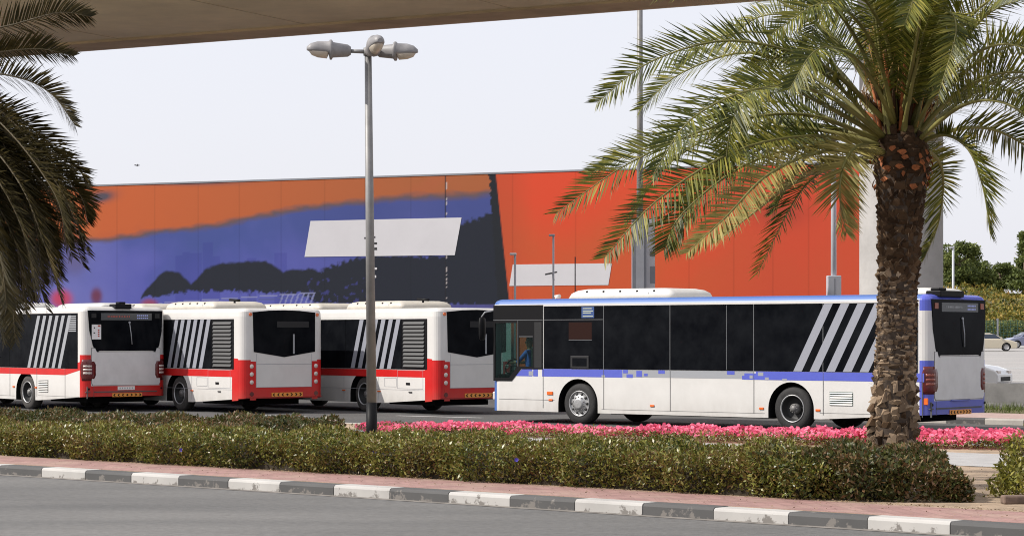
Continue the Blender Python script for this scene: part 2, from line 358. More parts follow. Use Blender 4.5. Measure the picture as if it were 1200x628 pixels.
def paver_mat():
    m = bpy.data.materials.new('pink_pavers'); m.use_nodes = True; nt = m.node_tree; b = nt.nodes['Principled BSDF']
    tc = nt.nodes.new('ShaderNodeTexCoord')
    br = nt.nodes.new('ShaderNodeTexBrick'); br.inputs['Scale'].default_value = 1.0
    br.inputs['Brick Width'].default_value = 0.22; br.inputs['Row Height'].default_value = 0.11; br.inputs['Mortar Size'].default_value = 0.006
    br.inputs['Color1'].default_value = (0.37, 0.215, 0.19, 1); br.inputs['Color2'].default_value = (0.27, 0.15, 0.135, 1)
    br.inputs['Mortar'].default_value = (0.15, 0.10, 0.08, 1); br.inputs['Bias'].default_value = 0.1
    nt.links.new(tc.outputs['Object'], br.inputs['Vector'])
    n = nt.nodes.new('ShaderNodeTexNoise'); n.inputs['Scale'].default_value = 1.5; n.inputs['Detail'].default_value = 6
    nt.links.new(tc.outputs['Object'], n.inputs['Vector'])
    mx = nt.nodes.new('ShaderNodeMix'); mx.data_type = 'RGBA'; mx.inputs[7].default_value = (0.36, 0.26, 0.20, 1)
    r = nt.nodes.new('ShaderNodeMapRange'); r.inputs[1].default_value = 0.45; r.inputs[2].default_value = 0.75; r.inputs[4].default_value = 0.7
    nt.links.new(n.outputs['Fac'], r.inputs[0]); nt.links.new(r.outputs[0], mx.inputs[0]); nt.links.new(br.outputs[0], mx.inputs[6])
    nt.links.new(mx.outputs[2], b.inputs['Base Color']); b.inputs['Roughness'].default_value = 0.85
    return m
mb = MB(); mb.box(-90, 70, 0.30, 1.62, 0.10, 0.143)
pv = mb.build('pavement', paver_mat()); pv.location = O; pv.rotation_euler = (0, 0, STREET_RZ); tag(pv, kind='structure')

# kerb stones, alternately painted white and black, chipped paint
def kerb_mat(name, col, wear):
    m = bpy.data.materials.new(name); m.use_nodes = True; nt = m.node_tree; b = nt.nodes['Principled BSDF']
    tc = nt.nodes.new('ShaderNodeTexCoord')
    n = nt.nodes.new('ShaderNodeTexNoise'); n.inputs['Scale'].default_value = 5; n.inputs['Detail'].default_value = 9; n.inputs['Roughness'].default_value = 0.7
    nt.links.new(tc.outputs['Object'], n.inputs['Vector'])
    sx = nt.nodes.new('ShaderNodeSeparateXYZ'); nt.links.new(tc.outputs['Object'], sx.inputs[0])
    zr = nt.nodes.new('ShaderNodeMapRange'); zr.inputs[1].default_value = 0.0; zr.inputs[2].default_value = 0.13; zr.inputs[3].default_value = 0.15; zr.inputs[4].default_value = 0.0
    nt.links.new(sx.outputs[2], zr.inputs[0])
    ad = nt.nodes.new('ShaderNodeMath'); ad.operation = 'ADD'; nt.links.new(n.outputs['Fac'], ad.inputs[0]); nt.links.new(zr.outputs[0], ad.inputs[1])
    r = nt.nodes.new('ShaderNodeMapRange'); r.inputs[1].default_value = 0.635; r.inputs[2].default_value = 0.675
    nt.links.new(ad.outputs[0], r.inputs[0])
    n2 = nt.nodes.new('ShaderNodeTexNoise'); n2.inputs['Scale'].default_value = 1.2; n2.inputs['Detail'].default_value = 5
    nt.links.new(tc.outputs['Object'], n2.inputs['Vector'])
    m0 = nt.nodes.new('ShaderNodeMix'); m0.data_type = 'RGBA'; m0.inputs[6].default_value = (*col, 1); m0.inputs[7].default_value = (*[c * 0.5 for c in col], 1)
    nt.links.new(n2.outputs['Fac'], m0.inputs[0])
    mx = nt.nodes.new('ShaderNodeMix'); mx.data_type = 'RGBA'; mx.inputs[7].default_value = (*wear, 1)
    nt.links.new(r.outputs[0], mx.inputs[0]); nt.links.new(m0.outputs[2], mx.inputs[6])
    nt.links.new(mx.outputs[2], b.inputs['Base Color']); b.inputs['Roughness'].default_value = 0.8
    return m
M['kerb_white'] = kerb_mat('kerb_white_paint', (0.54, 0.52, 0.49), (0.18, 0.165, 0.15))
M['kerb_black'] = kerb_mat('kerb_dark_paint', (0.10, 0.098, 0.096), (0.17, 0.155, 0.14))
M['kerb_joint'] = mat('kerb_joint', (0.05, 0.045, 0.04), 0.95)
def kerb_run(name, origin, rz, t0, t1, length, phase, white, dark, h=0.138, wd=0.29):
    mb = MB(); t = t0; i = phase
    while t < t1:
        g = 0.006 + random.random() * 0.010; dz = random.uniform(-0.003, 0.004); dy = random.uniform(-0.004, 0.004)
        x0, x1 = t + g / 2, t + length - g / 2
        prof = [(0 + dy, -0.05), (0 + dy, h - 0.035 + dz), (0.012 + dy, h - 0.012 + dz), (0.035 + dy, h + dz), (wd, h + dz), (wd, -0.05)]
        mb.prism(prof, x0, x1, 'x', i % 2)
        t += length; i += 1
    mb.box(t0, t1, 0.02, wd - 0.02, -0.04, h - 0.02, 2)
    o = mb.build(name, [white, dark, M['kerb_joint']]); o.location = origin; o.rotation_euler = (0, 0, rz)
    return tag(o, kind='structure')
kerb_run('kerb', O, STREET_RZ, -60.03, 40, 1.0, 1, M['kerb_white'], M['kerb_black'])
# low gutter tone strip of dust along the kerb
sheet('gutter_dust', [TN(-90, -0.16, 0.008), TN(70, -0.16, 0.008), TN(70, 0.0, 0.008), TN(-90, 0.0, 0.008)], mat('gutter_dust', (0.20, 0.18, 0.16), 0.95, noise_amt=0.4, noise_scale=4))

# back kerb of the median (behind the flowers)
bk0 = TN(-90, 15.4); bk1 = TN(70, 14.6); bd = (bk1 - bk0).normalized(); brz = math.atan2(bd.y, bd.x)
kerb_run('rear_kerb', bk0 + Vector((0, 0, 0)), brz, 0, 160, 1.0, 0, M['concrete'], M['concrete'])

# blue bus frame: u to the rear, v away from the camera
BTH = R(39.85); BU = Vector((math.cos(BTH), -math.sin(BTH), 0)); BV = Vector((math.sin(BTH), math.cos(BTH), 0)); BO = Vector((-0.54, 55.62, 0))
def UV(u, v, z=0): return BO + BU * u + BV * v + Vector((0, 0, z))
kerb_run('far_kerb', UV(0, 6.0), -BTH, 0.0, 60, 1.0, 0, M['concrete'], M['kerb_black'], h=0.14)
mb = MB(); mb.prism([tuple(UV(0, 6.28)[:2]), tuple(UV(60, 6.28)[:2]), tuple(UV(60, 12.9)[:2]), tuple(UV(2, 12.9)[:2])], 0, 0.136, 'z')
tag(mb.build('verge_soil', M['bank_soil']), kind='structure')
sheet('far_pavement', [UV(0, 6.29, 0.141), UV(60, 6.29, 0.141), UV(60, 9.4, 0.141), UV(0, 9.4, 0.141)], M['far_pave'])
# painted lines on the bus yard
for i, (t, n) in enumerate([(-14, 18.5), (-9, 18.5), (-4, 18.5), (1, 18.5)]):
    sheet('lane_line', [TN(t, n, 0.005), TN(t + 2.6, n, 0.005), TN(t + 2.6, n + 0.14, 0.005), TN(t, n + 0.14, 0.005)], M['white_line'])
for (x, y) in [(-17.5, 63), (-12.5, 61.5), (-7.5, 60.5), (-3, 59.5), (-10, 66)]:
    sheet('bay_line', [(x, y, 0.005), (x + 2.2, y - 1.6, 0.005), (x + 2.3, y - 1.45, 0.005), (x + 0.1, y + 0.15, 0.005)], M['white_line'])

# far carriageways, rising gently to the right background
def farz(y): return 0.006 + max(0.0, y - 100) * 0.0093
mb = MB(); ys = [64, 100, 130, 160, 200, 262]
rows = [[(12 + (y - 64) * 0.10, y + 0 if y > 64 else 70, farz(y)), (260, y if y > 64 else 40, farz(y))] for y in ys]
for i in range(len(ys) - 1):
    a, b = rows[i], rows[i + 1]; mb.add([a[0], a[1], b[1], b[0]], [(0, 1, 2, 3)])
tag(mb.build('far_road', M['far_road'], fix=False), kind='structure')
sheet('far_lane_line', [(20, 128, farz(128) + 0.01), (120, 128, farz(128) + 0.01), (120, 129.2, farz(129.2) + 0.01), (20, 129.2, farz(129.2) + 0.01)], M['white_line'])
sheet('far_lane_line', [(20, 104, farz(104) + 0.02), (120, 104, farz(104) + 0.02), (120, 104.3, farz(104.3) + 0.02), (20, 104.3, farz(104.3) + 0.02)], M['white_line'])

# ------------------------------------------------------------------ viaduct overhead and pier
DD = Vector((0.878, -0.4785, 0)); DN = Vector((0.4785, 0.878, 0)); DO = Vector((0, 86.7, 0))
vi = empty('viaduct', (0, 86.7, 0), math.atan2(DD.y, DD.x))
tag(vi, 'beige concrete viaduct deck crossing overhead at the top of the picture', 'viaduct')
mb = MB(); mb.prism([(0, 14.02), (-0.5, 14.0), (-15.9, 14.0), (-16.4, 14.02), (-16.4, 15.6), (0, 15.6)], -75, 75, 'x')
mb.build('deck', M['deck'], vi)
mb = MB(); [mb.box(x, x + 0.05, -15.8, -1.95, 13.985, 14.0) for x in range(-71, 75, 9)]; mb.build('deck_joint', mat('deck_joint_dark', (0.55, 0.44, 0.28), 0.9), vi)
mb = MB(); mb.box(-75, 75, 0.003, 0.35, 13.93, 16.6); mb.box(-75, 75, -16.75, -16.403, 13.93, 16.6); mb.build('parapet', M['deck'], vi)
mb = MB(); mb.box(-75, 75, -1.9, 0.0, 13.90, 14.01); mb.build('edge_shade_strip', mat('edge_shade_concrete', (0.56, 0.42, 0.25), 0.9, noise_amt=0.2, noise_scale=0.4), vi)  # shade of the recess at the deck edge, painted as a darker strip
pr = empty('viaduct_pier', (456 / FPX * 66.0, 66.0, 0))
tag(pr, 'thick round concrete pier standing behind the palm trunk', 'pillar')
mb = MB(); mb.lathe([(1.18, 0.0), (1.18, 11.2), (1.3, 12.0), (1.9, 13.2), (2.3, 13.99)], (0, 0, 0), 'z', 64)
mb.build('column_shaft', M['pier'], pr)
mb = MB(); mb.lathe([(1.62, -0.05), (1.62, 0.35), (1.5, 0.42), (1.181, 0.42)], (0, 0, 0), 'z', 48); mb.build('column_base', M['pier'], pr)

# ------------------------------------------------------------------ painted wall
def wallY(px): k = (px - 600) / FPX; return 105 / (1 + 0.441 * k)
WD = Vector((0.915, -0.4035, 0)).normalized(); WN = Vector((-0.4035, -0.915, 0)).normalized(); WTOP = 9.41
def wall_pt(px, py, off=0.0):
    y = wallY(px); return Vector(((px - 600) / FPX * y, y, CAMH + (HZ - py) / FPX * y)) + WN * off
W0 = wall_pt(-70, 300); W0.z = 0; W1 = wall_pt(1007, 300); W1.z = 0; WL = (W1 - W0).length
def lerp_curve(x, pts):
    return np.interp(x, [p[0] for p in pts], [p[1] for p in pts])
def fbm(x, y, s, seed=0):
    out = np.zeros_like(x)
    for i in range(x.shape[0]):
        for j in range(x.shape[1]):
            out[i, j] = noise.fractal(Vector((x[i, j] * s, y[i, j] * s, seed)), 1.0, 2.0, 4)
    return out
def mural():
    nx, nz = 840, 120
    zs = np.concatenate([[0, 1.5], np.linspace(2.9, WTOP, nz - 2)])
    ss = np.linspace(0, WL, nx)
    S, Z = np.meshgrid(ss, zs)
    X = W0.x + WD.x * S; Y = W0.y + WD.y * S
    PX = 600 + FPX * X / Y; PY = HZ - FPX * (Z - CAMH) / Y
    n1 = fbm(PX, PY, 0.012, 1.3); n2 = fbm(PX, PY * 2, 0.05, 5.1); n3 = fbm(PX, PY, 0.2, 9.7)
    def C(c): return np.array(s2l(c))
    def mixc(a, b, t): t = np.clip(t, 0, 1)[..., None]; return a * (1 - t) + b * t
    # sky of the picture: orange above, blue violet under it
    orange = mixc(C((214, 104, 52)), C((184, 104, 60)), (PX - 150) / 350); orange = mixc(orange, C((196, 100, 66)), np.clip(n1 * 1.2, 0, 0.5))
    orange = mixc(orange, C((214, 128, 70)), np.clip((120 - PX) / 40, 0, 1) * 0.5)
    blue = mixc(C((76, 92, 166)), C((92, 98, 190)), (PY - 270) / 70 + n1 * 0.8)
    blue = mixc(blue, C((124, 128, 205)), np.clip((150 - PX) / 60, 0, 1) * 0.7 + n1 * 0.3)
    blue = mixc(blue, C((70, 78, 140)), np.clip((PX - 300) / 280, 0, 0.45))
    yb = lerp_curve(PX, [(-70, 292), (80, 284), (130, 281), (180, 272), (250, 265), (300, 254), (360, 243), (430, 236), (480, 231), (560, 229), (590, 225)]) + n2 * 2.5
    t = (PY - yb) / 11 + 0.5
    c = mixc(orange, C((112, 92, 98)), t * 2); c = mixc(c, blue, t * 2 - 1)
    # grey cloud, top haze
    cl = np.exp(-(((PX - 118) / 15) ** 2 + ((PY - 231 + (PX - 118) * 0.15) / 6) ** 2)) + 0.8 * np.exp(-(((PX - 215) / 55) ** 2 + ((PY - 214) / 3) ** 2))
    c = mixc(c, C((92, 84, 98)), cl * 1.3)
    # faint skyline
    for (x0, x1, y0) in [(205, 214, 300), (214, 236, 296), (238, 250, 284), (250, 258, 300), (322, 336, 296), (290, 300, 302)]:
        mk = ((PX > x0) & (PX < x1) & (PY > y0)).astype(float) * 0.35; c = mixc(c, C((62, 66, 158)), mk)
    # coloured blobs at the left foot
    for (x, y, rx, ry, col, a) in [(72, 350, 13, 11, (215, 60, 90), .9), (113, 347, 7, 10, (120, 52, 72), .9), (88, 300, 14, 22, (104, 92, 130), .6), (175, 356, 10, 6, (170, 70, 80), .8), (205, 358, 7, 4, (190, 80, 80), .7), (62, 318, 16, 14, (60, 52, 84), .7)]:
        c = mixc(c, C(col), a * np.exp(-(((PX - x) / rx) ** 2 + ((PY - y) / ry) ** 2) ** 2))
    # tree silhouettes
    yt = lerp_curve(PX, [(150, 362), (163, 352), (170, 340), (178, 332), (185, 324), (192, 318), (200, 317), (210, 319), (217, 326), (224, 333), (232, 325), (240, 316), (250, 311), (262, 308), (275, 308), (292, 306), (312, 306), (322, 312), (332, 319), (342, 316), (362, 315), (375, 317), (383, 314), (395, 309), (420, 303), (440, 300), (522, 300), (530, 282), (538, 262), (560, 256), (572, 250), (590, 246)]) + n3 * (1.2 + np.clip((PX - 340) / 60, 0, 1) * 3.2)
    ybm = lerp_curve(PX, [(150, 349), (200, 345), (222, 341), (300, 342), (352, 344), (372, 356), (590, 358)]) + n3 * 4
    inside = np.clip((PY - yt) / 3 + .5, 0, 1) * np.clip((ybm - PY) / 2 + .5, 0, 1)
    dark = C((40, 45, 58)) + np.zeros_like(c)
    c = mixc(c, dark, inside)
    # blue specks through the foliage and pale base band
    c = mixc(c, C((80, 82, 176)), np.clip((n3 - 0.30) * 8, 0, 1) * ((PY > 326) & (PX > 360) & (PX < 440)).astype(float) * inside * 0.45)
    c = mixc(c, C((84, 84, 150)), ((PY > 357) & (PX > 372)).astype(float) * 0.9)
    # guard rail
    yr = 355 - (PX - 190) * 0.068
    c = mixc(c, C((150, 155, 200)), ((abs(PY - yr) < 0.6) & (PX > 185) & (PX < 368)).astype(float) * 0.9)
    c = mixc(c, C((90, 100, 150)), ((abs(PY - yr - 4) < 0.6) & (PX > 185) & (PX < 368)).astype(float) * 0.8)
    for xs in range(330, 368, 6):
        c = mixc(c, C((150, 155, 205)), ((abs(PX - xs + (PY - 350) * 0.35) < 1.0) & (PY > yr) & (PY < 362)).astype(float) * 0.8)
    # dark stroke and red field
    edgeL = 573 + (PY - 203) * 0.07 + n3 * 2; edgeR = 581 + (PY - 203) * 0.105
    c = mixc(c, C((38, 42, 50)) + np.zeros_like(c), (PX > edgeL).astype(float))
    red = mixc(C((238, 78, 40)), C((220, 92, 46)), (PY - 210) / 110 + n1 * 0.6); red = mixc(red, C((206, 84, 46)), np.clip((625 - PX) / 30, 0, 1) * 0.7)
    red = mixc(red, C((214, 74, 48)), np.clip((PX - 780) / 200, 0, 0.6))
    red = mixc(red, C((168, 64, 50)), 0.7 * np.exp(-(((PX - 915) / 30) ** 2 + ((PY - 250) / 16) ** 2)))
    c = mixc(c, red, np.clip((PX - edgeR) / 1.0 + 0.5, 0, 1))
    # sheet joints
    for xj in [137, 181, 232, 280, 329, 381, 427, 482, 601, 674, 760, 808, 860, 905, 948]:
        c = mixc(c, c * 0.55, (abs(PX - xj) < 0.7).astype(float) * 0.35)
    c = mixc(c, C((40, 40, 48)), (abs(PX - 522) < 0.9).astype(float) * 0.85)
    c = mixc(c, C((220, 210, 210)), ((abs(PX - 523.6) < 0.7) & (n3 > 0.1)).astype(float) * 0.7)
    return nx, nz, S, Z, X, Y, c
wall = empty('mural_wall', W0)
tag(wall, 'long painted wall with orange sky, dark trees and red field behind the buses', 'wall')
nx, nz, S_, Z_, X_, Y_, C_ = mural()
me = bpy.data.meshes.new('painted_face')
vv = np.stack([X_ - W0.x, Y_ - W0.y, Z_], -1).reshape(-1, 3)
idx = np.arange(nx * nz).reshape(nz, nx)
ff = np.stack([idx[:-1, :-1], idx[:-1, 1:], idx[1:, 1:], idx[1:, :-1]], -1).reshape(-1, 4)
me.vertices.add(len(vv)); me.vertices.foreach_set('co', vv.astype(np.float32).ravel())
me.loops.add(len(ff) * 4); me.loops.foreach_set('vertex_index', ff.astype(np.int32).ravel())
me.polygons.add(len(ff)); me.polygons.foreach_set('loop_start', np.arange(0, len(ff) * 4, 4, dtype=np.int32)); me.polygons.foreach_set('loop_total', np.full(len(ff), 4, dtype=np.int32))
me.update(calc_edges=True)
at = me.color_attributes.new('mural', 'FLOAT_COLOR', 'POINT')
MUR = 0.78
C_ = C_ * 0.95 + 0.05 * C_.mean(-1, keepdims=True); C_ = np.clip(C_, 0.012, 1)
cc = np.concatenate([np.clip(C_ * MUR, 0, 0.85), np.ones(C_.shape[:2] + (1,))], -1).reshape(-1, 4)
at.data.foreach_set('color', cc.astype(np.float32).ravel())
mm = bpy.data.materials.new('mural_paint'); mm.use_nodes = True
an = mm.node_tree.nodes.new('ShaderNodeAttribute'); an.attribute_name = 'mural'
mm.node_tree.links.new(an.outputs['Color'], mm.node_tree.nodes['Principled BSDF'].inputs['Base Color'])
mm.node_tree.nodes['Principled BSDF'].inputs['Roughness'].default_value = 0.7
mm.node_tree.nodes['Principled BSDF'].inputs['Specular IOR Level'].default_value = 0.2
me.materials.append(mm)
po = bpy.data.objects.new('painted_face', me); COL.objects.link(po); po.parent = wall
WRZ = math.atan2(WD.y, WD.x)
mb = MB(); mb.box(0, WL, 0.006, 0.4, 0, WTOP); mb.box(-0.02, WL + 0.02, -0.02, 0.43, WTOP + 0.003, WTOP + 0.08)
bo = mb.build('wall_slab', M['steel_mid'], wall); bo.rotation_euler = (0, 0, WRZ)
def wall_poly(name, pts, m, off=0.012, parent=None):
    mbb = MB(); P = [wall_pt(*p, off) - W0 for p in pts]; Q = [wall_pt(*p, 0.004) - W0 for p in pts]; n = len(P)
    mbb.add(P + Q, [tuple(range(n)), tuple(range(2 * n - 1, n - 1, -1))] + [(i, i + n, (i + 1) % n + n, (i + 1) % n) for i in range(n)])
    return mbb.build(name, m, parent or wall)
M['banner'] = mat('white_banner', (0.62, 0.61, 0.64), 0.6, noise_amt=0.04, noise_scale=0.5)
M['mark'] = mat('black_mark', (0.02, 0.02, 0.024), 0.7)
b1 = wall_poly('white_panel', [(364, 259), (541, 255), (533, 299), (357, 301)], M['banner'])
b2 = wall_poly('white_panel', [(601, 310), (717, 308.5), (713, 334), (597, 335)], M['banner'])
wall_poly('lettering', [(639, 320.6), (653, 317.8), (653, 319.4), (649, 320.2), (650, 328), (647.6, 328), (647, 320.8), (639, 322.4)], M['mark'], 0.017, b2)
for p in [(437, 277, 440, 279), (427, 278, 431, 280), (437, 284, 442, 286.4), (437, 290, 442, 293)]:
    wall_poly('lettering', [(p[0], p[1]), (p[2], p[1]), (p[2], p[3]), (p[0], p[3])], M['mark'], 0.017, b1)
for p in [(437, 313.5, 442, 316), (438, 322.5, 441, 325.5)]:
    wall_poly('lettering', [(p[0], p[1]), (p[2], p[1]), (p[2], p[3]), (p[0], p[3])], M['banner'], 0.017)

# ------------------------------------------------------------------ buses
def perim(L, W, r, inset=0.0, rf=None):
    """closed outline from front-left round to rear; v=0 side first"""
    rf = rf or r; pts = []
    def arc(cx, cy, rr, a0, a1, n):
        for i in range(n + 1):
            a = R(a0 + (a1 - a0) * i / n); pts.append((cx + rr * math.cos(a), cy + rr * math.sin(a)))
    i = inset
    arc(rf, rf, rf - i, 180, 270, 6)
    for k in range(1, 24): pts.append((rf + (L - r - rf) * k / 24, i))
    arc(L - r, r, r - i, 270, 360, 6)
    for k in range(1, 6): pts.append((L - i, r + (W - 2 * r) * k / 6))
    arc(L - r, W - r, r - i, 0, 90, 6)
    for k in range(1, 24): pts.append((L - r - (L - r - rf) * k / 24, W - i))
    arc(rf, W - rf, rf - i, 90, 180, 6)
    for k in range(1, 6): pts.append((i, W - rf - (W - 2 * rf) * k / 6))
    return pts

def bus_shell(parent, L, W, H, zl, colfn, mats, r=0.22, rf=0.3):
    """rings up the height, rounded at the cantrail"""
    rings = []; lev = [(z, 0.0) for z in zl] + [(H - 0.07, 0.012), (H - 0.02, 0.05), (H + 0.01, 0.12), (H + 0.025, 0.19)]
    first = True
    for z, ins in lev:
        ring = []
        for (x, y) in perim(L, W, r, ins, rf):
            zz = z
            if first and x > L - 2.6: zz = z + (x - (L - 2.6)) * 0.055
            ring.append((x, y, zz))
        rings.append(ring); first = False
    n = len(rings[0]); v = [p for rg in rings for p in rg]; fs = []; ms = []
    for i in range(len(rings) - 1):
        for k in range(n):
            f = (i * n + k, i * n + (k + 1) % n, (i + 1) * n + (k + 1) % n, (i + 1) * n + k)
            c = [sum(v[q][a] for q in f) / 4 for a in range(3)]; fs.append(f); ms.append(colfn(*c))
    fs.append(tuple(range(n - 1, -1, -1))); ms.append(1)
    fs.append(tuple((len(rings) - 1) * n + k for k in range(n))); ms.append(0)
    me = bpy.data.meshes.new('body'); me.from_pydata(v, [], fs)
    for m in mats: me.materials.append(m)
    me.polygons.foreach_set('material_index', ms); me.update()
    bm = bmesh.new(); bm.from_mesh(me); bmesh.ops.recalc_face_normals(bm, faces=bm.faces); bm.to_mesh(me); bm.free()
    o = bpy.data.objects.new('body', me); COL.objects.link(o); o.parent = parent
    return o

def arch_cutter(u, v0, v1, mi=1, rr=0.585, zc=0.47):
    mb = MB(); poly = [(u - rr, -0.2)] + [(u - rr * math.cos(a), zc + rr * math.sin(a)) for a in [math.pi * k / 18 for k in range(19)]] + [(u + rr, -0.2)]
    mb.prism(poly, v0, v1, 'y', mi); return mb.build('cut', [M['under'], M['under']])

def decal_box(mb, u0, u1, z0, z1, mi, t=0.003, v=0.0):
    mb.box(u0, u1, v - t, v + 0.01, z0, z1, mi)

def wheel(parent, u, v, front, dusty=False, far=False):
    """wheel centred at u, outer face towards -v (or +v when far)"""
    s = 1 if not far else -1; c = (u, v, 0.48)
    def pf(p): return [(r, h * s) for r, h in p]
    wb = MB()
    wb.lathe(pf([(0.29, 0.01), (0.36, 0.0), (0.43, 0.012), (0.465, 0.04), (0.482, 0.07), (0.482, 0.26), (0.45, 0.29), (0.29, 0.29)]), c, 'y', 40)
    wb.lathe(pf([(0.47, 0.05), (0.474, 0.048)]), c, 'y', 40)
    w0 = wb.build('wheel', M['tyre_dusty'] if dusty else M['tyre'], parent)
    rb = MB()
    if front:
        rb.lathe(pf([(0.302, 0.02), (0.300, -0.004), (0.285, -0.006), (0.275, 0.02), (0.262, 0.035), (0.18, -0.01), (0.135, -0.03), (0.125, -0.05), (0.09, -0.055), (0.0, -0.058)]), c, 'y', 40, 0)
        for k in range(10):
            a = 2 * math.pi * k / 10
            cc = (c[0] + 0.222 * math.cos(a), v + (0.012 - 0.006) * s, c[2] + 0.222 * math.sin(a))
            rb.lathe(pf([(0.0, -0.010), (0.030, -0.010), (0.032, 0.02)]), cc, 'y', 12, 1)
            a2 = a + math.pi / 10
            cc = (c[0] + 0.160 * math.cos(a2), v - 0.018 * s, c[2] + 0.160 * math.sin(a2))
            rb.lathe(pf([(0.0, -0.022), (0.013, -0.022), (0.015, 0.02)]), cc, 'y', 8, 2)
    else:
        rb.lathe(pf([(0.304, 0.02), (0.302, -0.004), (0.286, -0.006), (0.276, 0.015)]), c, 'y', 40, 0)
        rb.lathe(pf([(0.277, 0.012), (0.25, 0.16), (0.19, 0.19), (0.0, 0.19)]), c, 'y', 40, 1)
        rb.lathe(pf([(0.115, 0.19), (0.105, 0.07), (0.07, 0.065), (0.065, 0.03), (0.0, 0.028)]), c, 'y', 24, 2)
        for k in range(10):
            a = 2 * math.pi * k / 10; cc = (c[0] + 0.088 * math.cos(a), v + 0.06 * s, c[2] + 0.088 * math.sin(a))
            rb.lathe(pf([(0.0, -0.015), (0.012, -0.015), (0.013, 0.02)]), cc, 'y', 6, 2)
    rb.build('rim', [M['rim'], M['rim_dark'], mat_hub], w0)
mat_hub = mat('wheel_hub', (0.17, 0.165, 0.16), 0.55, metal=0.3)

def pod(parent, name, u0, u1, v0, v1, z0, z1, m, slope=0.35, trim=True):
    rings = []
    for t, ins, sl in [(0, 0, 0), (0.55, 0.03, 0.25), (0.85, 0.09, 0.6), (1.0, 0.2, 1.0)]:
        z = z0 + (z1 - z0) * t; a0, a1 = u0 + slope * sl * 0.9 + ins, u1 - slope * sl * 0.7 - ins; b0, b1 = v0 + ins, v1 - ins; ring = []
        rr = 0.16 * (1 - t * 0.4)
        for cx, cy, s0 in [(a0 + rr, b0 + rr, 180), (a1 - rr, b0 + rr, 270), (a1 - rr, b1 - rr, 0), (a0 + rr, b1 - rr, 90)]:
            for k in range(5):
                an = R(s0 + 90 * k / 4); ring.append((cx + rr * math.cos(an), cy + rr * math.sin(an), z))
        rings.append(ring)
    mb = MB(); mb.rings(rings, 0, True); o = mb.build(name, m, parent)
    if trim:
        k = MB(); um = u0 + (u1 - u0) * 0.76
        k.box(um, um + 0.02, v0 + 0.02, v1 - 0.02, z0, z0 + (z1 - z0) * 0.6, 0)
        for i in range(5):
            uu = u0 + 0.6 + i * (u1 - u0 - 1.2) / 4; k.lathe([(0, -0.012), (0.022, -0.012), (0.022, 0.03)], (uu, v0 + 0.05, z0 + (z1 - z0) * 0.72), 'y', 8, 1)
        k.build('pod_fitting', [M['decal_grey'], M['black']], o)
    return o

def chevron_board(parent, L, v0, v1, z0, z1):
    mb = MB(); mb.box(L + 0.003, L + 0.016, v0, v1, z0, z1, 0); n = 7; st = (v1 - v0) / n; zm = (z0 + z1) / 2; h = (z1 - z0) * 0.36
    for i in range(n):
        cx = v0 + st * (i + 0.5)
        if i == n // 2:
            mb.box(L + 0.016, L + 0.019, cx - st * 0.28, cx + st * 0.28, zm - h * 0.28, zm + h * 0.28, 1)
            mb.box(L + 0.0165, L + 0.0195, cx - st * 0.1, cx + st * 0.1, zm - h * 0.8, zm + h * 0.8, 1)
        else:
            d = -1 if i < n // 2 else 1; a = st * 0.3
            poly = [(cx - d * a, zm + h), (cx + d * 0.0, zm + h), (cx + d * a, zm), (cx, zm - h), (cx - d * a, zm - h), (cx, zm)]
            mb.prism(poly, L + 0.016, L + 0.019, 'x', 1)
    mb.build('reflector_board', [M['amber'], M['black']], parent)

def vent(parent, u0, u1, z0, z1, n, m, gap):
    mb = MB(); mb.box(u0, u1, -0.004, 0.01, z0, z1, 1); st = (z1 - z0) / n
    for i in range(n):
        zz = z0 + st * i + st * 0.25
        mb.add([(u0 + 0.01, -0.005, zz + st * 0.5), (u1 - 0.01, -0.005, zz + st * 0.5), (u1 - 0.01, -0.022, zz), (u0 + 0.01, -0.022, zz),
                (u0 + 0.01, -0.005, zz + st * 0.5 - 0.008), (u1 - 0.01, -0.005, zz + st * 0.5 - 0.008), (u1 - 0.01, -0.018, zz - 0.004), (u0 + 0.01, -0.018, zz - 0.004)],
               [(0, 1, 2, 3), (7, 6, 5, 4), (3, 2, 6, 7), (0, 3, 7, 4), (1, 0, 4, 5), (2, 1, 5, 6)], 0)
    return mb.build('vent_grille', [m, gap], parent)

def corner_lamp(parent, L, W, r, z0, z1, a0, a1, far, m, clear=True):
    """tail lamp wrapped round a rear corner; angles 0=side .. 90=rear"""
    def P(a, off, z):
        an = R(-90 + a) ; x = L - r + (r + off) * math.cos(an); y = r + (r + off) * math.sin(an)
        if a > 90: x = L + off; y = r + (a - 90) * 0.01
        if far: y = W - y
        return (x, y, z)
    mb = MB(); aa = [a0 + (a1 - a0) * i / 10 for i in range(11)]; zz = [z0 + (z1 - z0) * k / 8 for k in range(9)]; rings = []
    for k, z in enumerate(zz):
        t = k / 8; cut = 0.0 if 0.15 < t < 0.85 else 8
        o = 0.014 if 0 < k < 8 else 0.002
        b0, b1 = a0 + cut, a1 - cut * 0.5
        aj = [b0 + (b1 - b0) * i / 10 for i in range(11)]
        rings.append([P(a, -0.02, z) for a in aj[::-1]] + [P(a, o, z) for a in aj])
    mb.rings(rings, 0, True)
    lamp = mb.build('tail_lamp', [m], parent)
    if clear:
        cb = MB()
        for zc in (0.36, 0.52, 0.68):
            z = z0 + (z1 - z0) * zc; h = 0.028
            rg = [[P(a, 0.016, z - h) for a in (35, 55, 75, 92)] + [P(a, 0.0, z - h) for a in (92, 75, 55, 35)],
                  [P(a, 0.020, z + h * 0.3) for a in (35, 55, 75, 92)] + [P(a, 0.0, z + h * .3) for a in (92, 75, 55, 35)],
                  [P(a, 0.016, z + h) for a in (35, 55, 75, 92)] + [P(a, 0.0, z + h) for a in (92, 75, 55, 35)]]
            cb.rings(rg, 0)
        cb.build('lamp_lens', [M['lamp_clear'] if clear == 1 else M['lamp_dim']], lamp)
    return lamp

